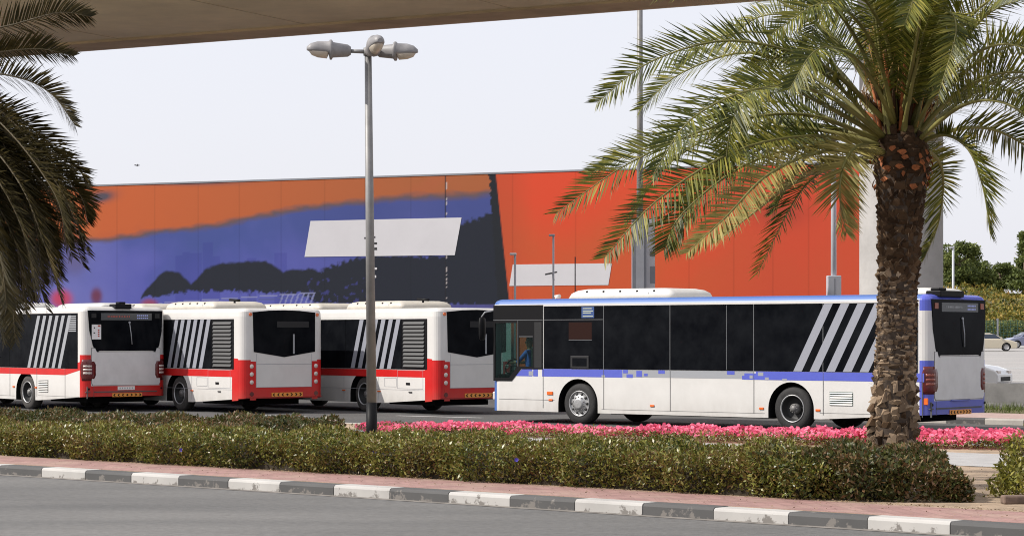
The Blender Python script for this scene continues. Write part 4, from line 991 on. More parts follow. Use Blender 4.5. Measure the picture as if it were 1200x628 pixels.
# ------------------------------------------------------------------ palms
def crv(P, n):
    """smooth curve through points"""
    P = [Vector(p) for p in P]; Q = [P[0] * 2 - P[1]] + P + [P[-1] * 2 - P[-2]]; out = []; m = len(P) - 1
    for i in range(n + 1):
        t = i / n * m; k = min(int(t), m - 1); f = t - k; a, b, c, d = Q[k:k + 4]
        out.append(0.5 * ((2 * b) + (c - a) * f + (2 * a - 5 * b + 4 * c - d) * f * f + (3 * b - a - 3 * c + d) * f ** 3))
    return out

def frond(parent, pts, lmax, mleaf, mrach, twist, npair=108, wid=0.0225, start=0.2, droop=0.10, rr=0.026, rs=random):
    C = crv(pts, 40); cum = [0]
    for i in range(40): cum.append(cum[-1] + (C[i + 1] - C[i]).length)
    tot = cum[-1]
    rb = MB(); rb.tube(C[::2], [rr * (1.5 - 1.35 * (i / 20) ** 0.7) for i in range(21)], 6, 1)
    v = rb.v; f = rb.f; ms = rb.m; sm = rb.sm
    for i in range(npair):
        s = start + (1 - start) * (i + rs.uniform(-.3, .3)) / (npair - 1); s = min(max(s, start), 0.999)
        x = s * 40; k = min(int(x), 39); p = C[k].lerp(C[k + 1], x - k); t = (C[k + 1] - C[k]).normalized()
        side = t.cross(Vector((0, 0, 1)));
        if side.length < 0.1: side = Vector((1, 0, 0))
        side.normalize(); up = side.cross(t).normalized()
        tw = twist * (0.5 + 0.5 * s)
        sd = side * math.cos(tw) + up * math.sin(tw); un = up * math.cos(tw) - side * math.sin(tw)
        q = (s - start) / (1 - start); ln = lmax * (0.35 + 0.65 * math.sin(math.pi * min(1, q * 1.35 + 0.12)) ** 0.6 if q < 0.45 else (1.0 - 0.68 * ((q - 0.45) / 0.55) ** 1.6))
        fwd = 0.55 + 0.75 * q ** 1.5
        for sg in (-1, 1):
            if rs.random() < 0.03: continue
            l2 = ln * rs.uniform(0.82, 1.12); lift = rs.uniform(0.0, 0.75)
            d = (sd * sg + t * fwd * rs.uniform(0.85, 1.15) + un * lift * 0.8).normalized()
            wv = d.cross(un); wv.normalize(); wv = (wv + un * sg * 0.5).normalized() * wid * (0.7 + 0.3 * (1 - q))
            dr = Vector((0, 0, -droop * l2 * rs.uniform(0.6, 1.5)))
            a = p; b = p + d * l2 * 0.5 + dr * 0.3; c = p + d * l2 + dr
            base = len(v)
            v += [tuple(a - wv * 0.35), tuple(a + wv * 0.35), tuple(b + wv * 0.55), tuple(b - wv * 0.55), tuple(c)]
            f += [(base, base + 1, base + 2, base + 3), (base + 3, base + 2, base + 4)]; ms += [0, 0]; sm += [False, False]
    me = rb.mesh('frond', [mleaf, mrach]); o = bpy.data.objects.new('frond', me); COL.objects.link(o); o.parent = parent
    return o

def palm_trunk(parent, r0, r1, h, rows, per, seed, top_fresh=True):
    rs = random.Random(seed)
    mb = MB()
    prof = [(r0 * 1.12, 0), (r0 * 1.06, 0.5), (r0 * 0.98, 1.3), (r1 * 0.98, 1.7), (r1 * 0.98, h * 0.72), (r1 * 1.12, h * 0.86), (r1 * 1.36, h), (r1 * 0.9, h + 0.4)]
    ph = []
    for i in range(len(prof) - 1):
        for k in range(6): t = k / 6; ph.append((prof[i][0] * (1 - t) + prof[i + 1][0] * t, prof[i][1] * (1 - t) + prof[i + 1][1] * t))
    mb.lathe([(a * 0.88, b) for a, b in ph], (0, 0, 0), 'z', 26)
    core = mb.build('trunk', M['trunk_core'], parent); core.rotation_euler = (0, R(1.8), 0); core.location = (-0.09, 0, 0)
    sb = MB()
    z = 0.02; i = 0
    while z < h + 0.34:
        fr = z / h; rad = np.interp(z, [p[1] for p in prof], [p[0] for p in prof]) * 0.88
        low, mid = fr < 0.30, 0.30 <= fr < 0.62
        step = 0.075 if low else (0.036 if mid else 0.058); per_ = 15 if low else (20 if mid else 13)
        for k in range(per_):
            a = 2 * math.pi * (k + (i % 2) * 0.5 + rs.uniform(-.3, .3)) / per_ + i * 0.13
            wd = 2 * math.pi * rad / per_ * rs.uniform(0.4, 0.95)
            hh = rs.uniform(0.05, 0.15) if low else (rs.uniform(0.025, 0.07) if mid else rs.uniform(0.07, 0.12))
            out = rs.uniform(0.02, 0.085) if low else (rs.uniform(0.012, 0.045) if mid else rs.uniform(0.03, 0.065))
            er = Vector((math.cos(a), math.sin(a), 0)); et = Vector((-math.sin(a), math.cos(a), 0)); zz = z + rs.uniform(-.03, .03)
            J = lambda m=0.5: Vector((rs.uniform(-1, 1), rs.uniform(-1, 1), rs.uniform(-1, 1))) * 0.02 * m
            P = er * (rad - 0.02) + Vector((0, 0, zz)); tz = Vector((0, 0, hh))
            b0 = P - et * wd * 0.8 + J(); b1 = P + et * wd * 0.8 + J()
            nt = rs.uniform(0.15, 0.6) if not mid else rs.uniform(.4, .9)
            t0 = P + er * out - et * wd * nt + tz * rs.uniform(.6, 1.1) + J(); t1 = P + er * out + et * wd * nt + tz * rs.uniform(.6, 1.1) + J()
            u0 = P - et * wd * 0.5 + tz * 1.3; u1 = P + et * wd * 0.5 + tz * 1.3
            dn = P + er * (out * 0.5) + tz * 0.1 + J()
            if low and rs.random() < 0.3:      # frayed flake hanging down
                t0 = P + er * out * 1.3 - et * wd * 0.7 - tz * rs.uniform(0, .6) + J(2); t1 = P + er * out * 1.1 + et * wd * 0.5 - tz * 0.2 + J(2)
            sb.add([b0, b1, t1, t0, u0, u1, dn], [(0, 6, 3), (6, 1, 2), (6, 2, 3), (3, 2, 5, 4), (1, 5, 2), (0, 3, 4)], 2 if fr > 0.66 or (fr > 0.58 and rs.random() < .5) or rs.random() < 0.18 else 0)
            if 0.90 < fr < 1.01 and rs.random() < 0.55 and top_fresh:
                cp = P + er * (out + 0.03) + tz * 0.85; w2 = wd * 0.42
                sb.add([cp - et * w2 + J(), cp - Vector((0, 0, .035)) + J(), cp + et * w2 + J(), cp + et * w2 * .6 + Vector((0, 0, .03)) - er * .015 + J(), cp + Vector((0, 0, .04)) - er * .02 + J(), cp - et * w2 * .7 + Vector((0, 0, .03)) - er * .015], [(0, 1, 2, 3, 4, 5)], 1)
        z += step; i += 1
    for k in range(900):       # loose fibres
        z = h * rs.random() ** 1.2; rad = np.interp(z, [p[1] for p in prof], [p[0] for p in prof]) * 0.9; a = rs.uniform(0, 6.283)
        er = Vector((math.cos(a), math.sin(a), 0)); et = Vector((-math.sin(a), math.cos(a), 0)); P = er * rad + Vector((0, 0, z)); q = P + er * rs.uniform(.03, .09) + et * rs.uniform(-.08, .08) + Vector((0, 0, rs.uniform(-.09, .08)))
        sb.add([P, P + et * .012, q], [(0, 1, 2)], rs.choice([0, 2]))
    sb.build('leaf_bases', [M['stub'], M['stub_cut'], M['stub_dark']], core)
    return core

def palm(name, base, htop, fr_specs, nrand, label, leaf, rach, yplane, seed, lmax, r0, r1, Lr, elev, dry=None):
    root = empty(name, base); tag(root, label, 'palm tree', 'date palms on the median')
    rs = random.Random(seed)
    palm_trunk(root, r0, r1, htop - base[2], 46, 15, seed)
    b = Vector(base); c0 = Vector((0, 0, htop - base[2]))
    for sp in fr_specs:
        pts = []
        for (px, py, dy) in sp[0]:
            Y = yplane + dy; pts.append(Vector(((px - 600) / FPX * Y, Y, CAMH + (HZ - py) / FPX * Y)) - b)
        frond(root, pts, lmax * sp[2], (dry if sp[3] else leaf), rach, R(sp[1]), wid=0.0225 if px > 0 and yplane < 40 else 0.032, rs=rs)
    for i in range(nrand):
        az, el, ln = elev(i, rs); st = c0 + Vector((math.cos(az) * 0.16, math.sin(az) * 0.16, rs.uniform(-0.05, 0.35)))
        h = Vector((math.cos(az), math.sin(az), 0)); ln *= Lr; e = R(el); dr = rs.uniform(0.35, 0.6) * math.cos(e) + 0.1
        pts = [st]
        for t in (0.3, 0.62, 1.0):
            pts.append(st + h * ln * t * math.cos(e) * (1 - 0.12 * t) + Vector((0, 0, ln * (t * math.sin(e) - dr * t ** 2.3))))
        frond(root, pts, lmax * rs.uniform(0.85, 1.05), leaf, rach, R(rs.uniform(-60, 60)), npair=90, rs=rs)
    return root

C0 = [(1040, 165, 0), ]
specR = [
 # (points px,py,depth), twist, leaflet scale, dry
 ([(1046, 150, 0), (965, 78, -.4), (860, 48, -.8), (764, 72, -1.0), (700, 120, -1.1)], 62, 1.0, 0),
 ([(1040, 160, 0), (960, 95, .5), (880, 62, .8), (800, 85, 1.0), (750, 128, 1.1)], 55, 0.95, 0),
 ([(1040, 165, 0), (960, 120, -.8), (900, 95, -1.2), (862, 130, -1.5), (848, 205, -1.6)], 50, 1.0, 0),
 ([(1040, 168, 0), (945, 135, -.3), (850, 145, -.6), (740, 190, -.9), (652, 250, -1)], 60, 1.05, 0),
 ([(1040, 170, 0), (940, 150, .3), (840, 155, .6), (745, 178, .9), (690, 205, 1)], 52, 0.95, 0),
 ([(1040, 172, 0), (950, 160, -.9), (860, 178, -1.5), (770, 235, -2), (708, 302, -2.3)], 55, 1.05, 0),
 ([(1040, 176, 0), (950, 172, -.2), (870, 195, -.4), (800, 250, -.7), (778, 292, -.8)], 55, 1.05, 0),
 ([(1042, 180, 0), (965, 178, -1.2), (900, 205, -1.8), (850, 255, -2.3), (805, 296, -2.5)], 45, 0.8, 1),
 ([(1042, 182, 0), (985, 190, .7), (930, 215, 1.1), (880, 252, 1.4), (838, 285, 1.6)], 50, 0.75, 1),
 ([(1042, 182, 0), (1010, 170, -.9), (990, 190, -1.3), (984, 230, -1.4), (992, 272, -1.4)], 40, 0.9, 1),
 ([(1044, 176, 0), (1000, 160, 1.0), (955, 175, 1.6), (925, 215, 2.0), (905, 250, 2.1)], 45, 0.8, 0),
 ([(1070, 172, 0), (1105, 158, -.3), (1135, 175, -.6), (1152, 220, -.7), (1160, 272, -.8)], 42, 1.0, 0),
 ([(1070, 170, 0), (1130, 150, .4), (1180, 158, .7), (1235, 200, .9), (1260, 260, 1)], 45, 1.0, 0),
 ([(1068, 165, 0), (1120, 110, -.4), (1180, 85, -.8), (1245, 100, -1.1), (1300, 160, -1.3)], 50, 1.0, 0),
 ([(1068, 160, 0), (1130, 85, .4), (1200, 50, .7), (1280, 60, 1.0), (1345, 120, 1.2)], 55, 1.0, 0),
 ([(1066, 150, 0), (1105, 60, -.4), (1160, 0, -.7), (1230, -30, -1), (1310, -10, -1.3)], 55, 1.0, 0),
 ([(1068, 172, 0), (1125, 125, -1.0), (1175, 120, -1.7), (1215, 150, -2.2), (1235, 210, -2.4)], 48, 1.0, 0),
 ([(1046, 150, 0), (990, 60, .4), (920, 5, .7), (850, -20, 1), (770, -5, 1.2)], 55, 1.0, 0),
 ([(1048, 145, 0), (1000, 40, -.6), (950, -20, -1), (900, -50, -1.4), (840, -50, -1.7)], 55, 1.0, 0),
 ([(1050, 150, -.1), (1030, 70, -.7), (1000, 20, -1.3), (960, 5, -1.9), (905, 40, -2.3)], 45, 1.05, 0),
 ([(1056, 150, -.1), (1085, 60, -.8), (1110, 15, -1.4), (1120, 40, -1.9), (1100, 110, -2.2)], 30, 0.95, 0),
 ([(1050, 140, -.1), (1040, 50, -.5), (1005, -10, -1.0), (975, -10, -1.5), (948, 50, -2.0)], 40, 1.05, 0),
 ([(1058, 140, -.1), (1075, 40, -.3), (1080, -60, -.5), (1070, -140, -.7), (1050, -200, -.9)], 50, 1.0, 0),
 ([(1050, 140, .1), (1030, 30, .4), (1000, -60, .8), (960, -120, 1.2), (900, -160, 1.5)], 50, 1.0, 0),
 ([(1042, 170, 0), (950, 145, 1.2), (860, 150, 2.0), (780, 195, 2.6), (735, 262, 2.9)], 40, 1.0, 0),
 ([(1042, 165, 0), (965, 110, -1.2), (885, 105, -2.2), (810, 140, -3), (765, 205, -3.3)], 35, 1.05, 0),
 ([(1042, 160, 0), (975, 75, 1.1), (905, 40, 2.0), (840, 45, 2.7), (790, 85, 3.1)], 45, 1.0, 0),
 ([(1042, 178, 0), (960, 168, .3), (890, 175, .5), (830, 215, .8), (800, 268, .9)], 60, 0.85, 0),
 ([(1044, 150, 0), (1000, 70, 1.0), (950, 25, 1.8), (890, 20, 2.5), (840, 60, 2.9)], 50, 1.05, 0),
 ([(1066, 165, 0), (1115, 120, 1.2), (1165, 105, 2.0), (1210, 120, 2.6), (1240, 170, 3)], 45, 1.0, 0),
 ([(1066, 160, 0), (1110, 90, -1.2), (1160, 55, -2.0), (1205, 60, -2.6), (1225, 110, -3)], 40, 1.05, 0),
 ([(1056, 145, -.1), (1070, 70, -.9), (1078, 20, -1.6), (1075, -10, -2.2), (1060, 30, -2.6)], 35, 1.0, 0),
 ([(1050, 150, -.1), (1020, 90, -.9), (990, 60, -1.7), (955, 60, -2.3), (925, 105, -2.6)], 40, 1.0, 0),
 ([(1062, 182, .1), (1090, 178, .9), (1105, 205, 1.5), (1100, 260, 1.8), (1082, 305, 1.9)], 40, 0.75, 0),
]
def elevR(i, rs):
    if i < 9: return (R(rs.uniform(20, 160)), rs.uniform(5, 60), rs.uniform(.85, 1.05))
    if i < 15: return (R(rs.uniform(0, 360)), rs.uniform(55, 85), rs.uniform(.8, 1.0))
    return (R(rs.uniform(200, 340)), rs.uniform(45, 80), rs.uniform(.75, .95))
PRB = (453 / FPX * 29.5, 29.5, 0.13)
pr_ = palm('palm_tree', PRB, 4.28, specR, 20, 'tall date palm with rough trunk standing on the median in front of the blue bus', M['frond_a'], M['rachis'], 29.5, 5, 0.54, 0.31, 0.285, 4.2, elevR, M['frond_dry'])
# hanging flower stalks and fibres in the crown
fb = MB(); rs_ = random.Random(3)
for i in range(46):
    a = rs_.uniform(0, 2 * math.pi); rr = rs_.uniform(0.03, 0.2); p = Vector((math.cos(a) * rr, math.sin(a) * rr, 4.3 + rs_.uniform(-.1, .5)))
    q = p + Vector((math.cos(a) * rs_.uniform(.1, .45), math.sin(a) * rs_.uniform(.1, .45), rs_.uniform(.4, 1.1))); fb.tube([p, p.lerp(q, .5) + Vector((0, 0, .1)), q], [0.035, .026, .012], 6, rs_.choice([0, 0, 1]))
for i in range(160):
    a = rs_.uniform(0, 2 * math.pi); p = Vector((math.cos(a) * .25, math.sin(a) * .25, rs_.uniform(5.2, 6.0))); q = p + Vector((rs_.uniform(-.35, .35), rs_.uniform(-.35, .35), -rs_.uniform(.3, .8)))
    fb.tube([p, p.lerp(q, .5) + Vector((math.cos(a) * .12, math.sin(a) * .12, .05)), q], 0.006, 4, 2)
fb.build('leaf_stalks', [M['stub_cut'], M['stub_dark'], mat('dry_flower_stalk', (0.32, 0.18, 0.05), 0.8)], pr_)

specL = [
 ([(-100, 90, 0), (-40, 45, -.5), (20, 28, -.8), (70, 15, -1), (106, 20, -1)], 60, 1.0, 0),
 ([(-100, 100, 0), (-40, 70, .5), (10, 60, .8), (50, 58, 1), (86, 66, 1)], 60, 0.9, 0),
 ([(-100, 120, 0), (-30, 88, -.4), (25, 92, -.7), (62, 112, -.9), (88, 147, -1)], 58, 1.0, 0),
 ([(-100, 130, 0), (-30, 120, .4), (30, 145, .7), (70, 185, 1), (92, 235, 1)], 45, 1.0, 0),
 ([(-100, 130, 0), (-40, 130, -.8), (20, 165, -1.4), (70, 220, -1.9), (104, 298, -2.1)], 50, 1.15, 0),
 ([(-100, 135, 0), (-40, 145, .8), (20, 180, 1.4), (60, 235, 1.9), (85, 300, 2.1)], 45, 1.1, 0),
 ([(-100, 140, 0), (-40, 155, -.2), (10, 195, -.4), (50, 250, -.6), (72, 325, -.7)], 50, 1.15, 0),
 ([(-100, 140, 0), (-50, 160, -1.3), (-10, 200, -2), (25, 265, -2.4), (45, 345, -2.6)], 45, 1.15, 0),
 ([(-100, 145, 0), (-50, 180, .5), (0, 230, .8), (35, 300, 1), (55, 362, 1)], 45, 1.1, 0),
 ([(-100, 150, 0), (-55, 190, -.8), (-15, 250, -1.2), (10, 320, -1.4), (18, 400, -1.4)], 45, 1.1, 0),
 ([(-105, 150, 0), (-70, 200, .2), (-35, 270, .3), (-10, 330, .4), (5, 375, .4)], 40, 1.1, 0),
 ([(-100, 135, 0), (-35, 135, .2), (25, 175, .2), (68, 232, .2), (98, 312, .2)], 40, 1.1, 0),
 ([(-100, 140, 0), (-45, 150, 1.2), (0, 190, 2), (35, 255, 2.4), (50, 330, 2.6)], 40, 1.1, 0),
 ([(-100, 150, 0), (-60, 175, -1.6), (-25, 235, -2.4), (0, 300, -2.8), (8, 360, -2.8)], 40, 1.1, 0),
 ([(-100, 140, 0), (-35, 150, -1.4), (20, 210, -2.2), (50, 280, -2.6), (72, 352, -2.8)], 42, 1.1, 0),
 ([(-110, 140, 0), (-60, 190, 1.2), (-20, 260, 1.8), (15, 320, 2), (38, 352, 2)], 42, 1.1, 0),
]
rl = random.Random(12)
for k in range(38):
    tx = rl.uniform(0, 106); ty = 245 + (105 - tx) * 1.25 + rl.uniform(-40, 40); dz = rl.uniform(-2.6, 2.6); rise = rl.uniform(-10, 55)
    mx_ = tx * 0.62 - 100 * 0.38; my = 150 + (ty - 150) * 0.30 - rise
    specL.append(([(-100, 138, 0), (-100 + (mx_ + 100) * 0.5, 140 - rise * 0.7, dz * .5), (mx_, my, dz * .8), (tx - 14, (my + ty) / 2 + 8, dz), (tx, ty, dz * 1.05)], rl.uniform(25, 55), rl.uniform(.95, 1.2), 0))
def elevL(i, rs):
    if i < 14: return (R(rs.uniform(95, 265)), rs.uniform(0, 60), rs.uniform(.85, 1.05))
    return (R(rs.uniform(0, 360)), rs.uniform(50, 82), rs.uniform(.8, .95))
PLY = 45.0
PLB = ((-104 - 600) / FPX * PLY, PLY, 0.13)
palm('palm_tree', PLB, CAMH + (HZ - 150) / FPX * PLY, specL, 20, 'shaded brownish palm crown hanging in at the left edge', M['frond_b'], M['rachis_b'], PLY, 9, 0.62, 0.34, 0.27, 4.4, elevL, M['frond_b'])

# ------------------------------------------------------------------ hedge, shrubs, flowers
def hedge_leaves(t0, t1, n0, n1, h, dens, size, seed, end_round=0.0, tfun=None, lump=0.15):
    rs = np.random.default_rng(seed); out = []
    Lt = t1 - t0; Wn = n1 - n0
    def bump(t, n, k): return 0.35 * np.sin(t * 9.1 + k) * np.sin(n * 7.3 + t * 2.1) + 0.5 * np.sin(t * 1.7 + k) * np.sin(n * 2.3 + t * 0.6 + k) + 0.5 * np.sin(t * 3.9 + n * 3.1 + 2 * k)
    def emit(num, face):
        t = rs.uniform(t0, t1, num)
        if face == 'top': n = rs.uniform(n0, n1, num); z = np.full(num, h)
        elif face == 'front': n = np.full(num, n0); z = h * rs.uniform(0, 1, num) ** 0.9
        elif face == 'back': n = np.full(num, n1); z = h * rs.uniform(0, 1, num)
        else: t = np.full(num, t1); n = rs.uniform(n0, n1, num); z = h * rs.uniform(0, 1, num)
        dp = rs.exponential(0.065, num) - 0.045
        b = bump(t, n, seed)
        if face == 'top': z = z + b * lump * 0.6 - dp - 0.10 * np.exp(-((n - n0) / 0.18) ** 2) - 0.06 * np.exp(-((n - n1) / 0.2) ** 2)
        elif face == 'front': n = n + dp - b * lump - 0.10 * (z / h - 0.5) + 0.12 * np.clip(z / h - 0.8, 0, 1) * 3 + 0.10 * np.exp(-z / 0.07)
        elif face == 'back': n = n - dp + b * lump
        else: t = t - dp + b * lump
        if end_round:
            t = t - np.clip(n - n0, 0, 3) * 0.50 * np.clip((t - (t1 - 2.5)) / 2.5, 0, 1)
            c = np.clip((t - (t1 - end_round)) / end_round, 0, 1); nm = (n0 + n1) / 2 + 0.2
            n = nm + (n - nm) * (1 - 0.62 * c ** 2); z = z * (1 - 0.55 * c ** 1.8)
        return np.stack([t, n, z], 1)
    P = np.concatenate([emit(int(Lt * Wn * dens), 'top'), emit(int(Lt * h * dens * 1.5), 'front'), emit(int(Lt * h * dens * 0.3), 'back'), emit(int(Wn * h * dens * 1.3), 'end')])
    if tfun is not None: P = tfun(P)
    P[:, 2] *= np.interp(P[:, 0], [-14, -3], [0.84, 1.0])
    W = np.array(O)[None] + P[:, :1] * np.array(T)[None] + P[:, 1:2] * np.array(N)[None]; W[:, 2] = 0.14 + np.maximum(P[:, 2], 0.01)
    return leaf_quads(W, size, 0.5, 0.42, rs)

def hedge(name, label, cat, t0, t1, n0, n1, h, dens, size, seed, m, end_round=0, flowers=0, extra=None):
    root = empty(name, TN((t0 + t1) / 2, (n0 + n1) / 2, 0.14)); inv = np.array(root.location)
    q = hedge_leaves(t0, t1, n0, n1, h, dens, size, seed, end_round)
    q = q - inv[None, None]
    bulk('foliage', q, 4, m, root)
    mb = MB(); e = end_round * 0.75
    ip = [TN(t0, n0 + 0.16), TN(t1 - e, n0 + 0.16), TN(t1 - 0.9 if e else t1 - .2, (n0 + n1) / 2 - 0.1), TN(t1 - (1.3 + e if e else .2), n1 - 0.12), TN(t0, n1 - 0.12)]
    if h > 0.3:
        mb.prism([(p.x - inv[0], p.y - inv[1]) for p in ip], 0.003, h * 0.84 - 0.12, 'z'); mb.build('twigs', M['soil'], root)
    if flowers:
        rs = np.random.default_rng(seed + 50); mb = MB()
        for i in range(flowers):
            t = rs.uniform(t0 + (t1 - t0) * 0.45, t1 - 1); f = rs.uniform(0, 1)
            p = TN(t, n0 - 0.10 + f * 0.2, 0.14 + h * rs.uniform(.35, 1.0)) - root.location if f < .6 else TN(t, rs.uniform(n0, n1), 0.14 + h + 0.05) - root.location
            for k in range(5):
                a = k * 1.2566; d = Vector((math.cos(a), -0.4, math.sin(a))) * 0.03; e2 = Vector((-math.sin(a), 0, math.cos(a))) * 0.014
                mb.add([p, p + d * .6 + e2, p + d, p + d * .6 - e2], [(0, 1, 2, 3)])
        mb.build('blossom', M['purple'], root, fix=False)
    tag(root, label, cat)
    return root
hg = hedge('hedge', 'long olive green clipped hedge behind the pink pavement, palm rising from its back', 'hedge', -30, 3.9, 1.62, 3.75, 0.48, 2100, 0.058, 2, M['hedge'], 1.2, 7)
# darker shaded planting behind it at the left
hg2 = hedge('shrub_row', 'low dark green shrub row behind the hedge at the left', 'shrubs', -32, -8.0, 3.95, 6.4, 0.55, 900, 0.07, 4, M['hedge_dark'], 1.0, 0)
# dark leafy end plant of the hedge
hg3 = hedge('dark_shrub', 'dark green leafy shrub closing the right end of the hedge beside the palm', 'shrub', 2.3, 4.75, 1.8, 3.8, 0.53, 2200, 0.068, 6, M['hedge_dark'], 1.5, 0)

def ball_shrub(name, label, c, r, h, num, size, m, seed):
    rs = np.random.default_rng(seed); root = empty(name, c)
    d = unit(rs.normal(size=(num, 3))); d[:, 2] = np.abs(d[:, 2]) * 1.0
    k = rs.uniform(0.35, 1.0, num) ** 0.4 * (1 + 0.16 * np.sin(d[:, 0] * 7 + seed) * np.cos(d[:, 1] * 6 + d[:, 2] * 5))
    P = d * k[:, None] * np.array([r, r, h]); bulk('foliage', leaf_quads(P, size, 0.6, 0.45, rs), 4, m, root)
    mb = MB(); rr = random.Random(seed)
    for i in range(26):
        a = rr.uniform(0, 6.28); e = rr.uniform(.3, 1.0); q = Vector((math.cos(a) * r * e, math.sin(a) * r * e, h * rr.uniform(.5, 1.08)))
        mb.tube([(0, 0, 0), q * 0.5 + Vector((0, 0, .05)), q], [0.012, .008, .003], 5)
    mb.build('branch', M['bark'], root); tag(root, label, 'shrub'); return root
def GP(px, py, z=0.0):
    y = (CAMH - z) * FPX / (py - HZ); return Vector(((px - 600) / FPX * y, y, z))
ball_shrub('flowering_shrub', 'yellow green loose shrub at the right edge beyond the sandy gap', GP(1206, 582, .14) + Vector((0.12, 0, 0)), 0.58, 0.78, 3600, 0.075, M['shrub_yellow'], 21)
# stone and debris near it
mb = MB(); p = GP(1190, 590, .14); mb.box(-0.16, 0.35, -0.07, 0.07, 0, 0.10)
o = mb.build('kerb_block', mat('brown_block', (0.16, 0.11, 0.085), 0.9, noise_amt=.4, noise_scale=8)); o.location = p; o.rotation_euler = (0, 0, R(8)); bevel(o, 0.02, 2)
tag(o, 'small brown stone block lying under the shrub at the right edge', 'stone block')
# leaf litter, stones on the sandy soil
rs = np.random.default_rng(77); n = 5000
t = rs.uniform(-10, 12, n); nn = np.where(rs.random(n) < 0.6, 1.5 + rs.exponential(.10, n), rs.uniform(1.6, 9, n)); nn = np.where(rs.random(n) < .12, rs.uniform(.4, 1.6, n), nn)
P = np.array(O)[None] + t[:, None] * np.array(T) + nn[:, None] * np.array(N); P[:, 2] = 0.153
q = leaf_quads(P, 0.035, 0.0, 0.5, rs); q[:, :, 2] = 0.153 + np.abs(q[:, :, 2] - 0.153) * 0.35
tag(bulk('leaf_litter', q, 4, leaf_mat('litter', [(0.08, 0.05, 0.03), (0.2, 0.13, 0.07), (0.30, 0.22, 0.12)], 0.9, 0.0)), 'brown fallen leaves scattered on sand and pavers by the hedge foot', 'leaf litter', None, 'stuff')

# pink flower bed: far edge from px 450 to the right frame edge
def flower_bed():
    rs = np.random.default_rng(31)
    A = np.array([(462 - 600) / FPX * 46.4, 46.4]); B = np.array([(1215 - 600) / FPX * 40.0, 40.0]); d = (B - A); Ld = np.linalg.norm(d); d = d / Ld
    nr = np.array([d[1], -d[0]])   # towards the camera
    if nr[1] > 0: nr = -nr
    Bext = Ld + 14; num = 46000
    s = rs.uniform(0, Bext, num); v = rs.uniform(-0.05, 1.75, num)
    gap = 0.5 * np.sin(s * 1.3) + 0.5 * np.sin(s * 0.61 + 1)
    keep = (v > 0.35 + 0.3 * np.sin(s * 1.1 + 2) - 0.02 * s) & (v < 1.42 + 0.2 * gap) & (np.sin(s * 2.3 + 3 * np.sin(v * 2.1 + s)) + rs.normal(0, .5, num) > -1.75) & (rs.random(num) < 0.93) & ~((s < 9) & (rs.random(num) < 0.35))
    s, v = s[keep], v[keep]; num = len(s)
    hz = 0.18 + 0.06 * np.sin(s * 2.1 + v * 3) * np.sin(s * .73) + 0.05 * np.sin(s * 6.3 + v * 5) * np.sin(s * 2.9 - v * 4) + rs.normal(0, .02, num) - 0.10 * np.exp(-((v - 1.65) / .12) ** 2) * (rs.random(num) < .8)
    hz = np.where(v > 1.55, hz * rs.uniform(.2, 1, num), hz)
    hz = hz * np.interp(s, [0, 9, 14], [0.85, 1.0, 1.2])
    P = np.stack([A[0] + d[0] * s + nr[0] * v, A[1] + d[1] * s + nr[1] * v, 0.145 + np.maximum(hz, 0.02)], 1)
    # hexagonal petals clusters
    dirn = rs.normal(size=(num, 3)) * 0.75; dirn[:, 2] += 0.9; dirn[:, 1] -= 0.5; dirn = unit(dirn); a = unit(np.cross(dirn, rs.normal(size=(num, 3)))); b = np.cross(dirn, a)
    r = rs.uniform(.026, .05, num)[:, None]
    q = np.stack([P + (a * math.cos(k * math.pi / 3) + b * math.sin(k * math.pi / 3)) * r * (1 if k % 2 else .8) for k in range(6)], 1)
    root = empty('flower_bed', (A[0], A[1], 0.14)); q = q - np.array(root.location)[None, None]
    bulk('petals', q, 6, M['pink'], root)
    n2 = 34000; s = rs.uniform(0, Bext, n2); v = rs.uniform(-.05, 1.72, n2); P = np.stack([d[0] * s + nr[0] * v, d[1] * s + nr[1] * v, rs.uniform(0.01, .20, n2)], 1)
    bulk('leaves', leaf_quads(P, 0.05, 0.5, .5, rs), 4, M['hedge'], root)
    tag(root, 'strip of bright pink flowers between the hedge and the blue bus', 'flower bed', None, 'stuff')
flower_bed()

# grass tufts on the verge by the barrier
rs = np.random.default_rng(5); n = 9000; u = rs.uniform(3, 40, n); v = 12.2 + rs.normal(0, .35, n); v = np.where(rs.random(n) < .4, rs.uniform(9.4, 12.7, n), v); v = np.clip(v, 9.4, 12.75)
P = np.array(BO)[None] + u[:, None] * np.array(BU) + v[:, None] * np.array(BV); P[:, 2] = 0.136
d = rs.normal(size=(n, 3)) * .35; d[:, 2] = 1; d = unit(d); sz = rs.uniform(.06, .28, n)[:, None]; sdv = unit(np.cross(d, rs.normal(size=(n, 3)))) * 0.012
tag(bulk('grass', np.stack([P - sdv, P + sdv, P + d * sz], 1), 3, M['grass']), 'tufts of green grass along the foot of the grey barrier wall', 'grass', None, 'stuff')

# ------------------------------------------------------------------ barrier wall
br = empty('barrier_wall', UV(8, 12.9), -BTH); tag(br, 'low grey concrete barrier wall behind the rear of the blue bus', 'wall')
for k in range(11):
    mb = MB(); mb.prism([(0, 0.0), (0.10, 0.28), (0.14, 0.80), (0.34, 0.80), (0.38, 0.28), (0.5, 0.0)], -4 + k * 4.0 + 0.012, k * 4.0 - 0.012, 'x'); mb.build('barrier_block', M['barrier'], br)

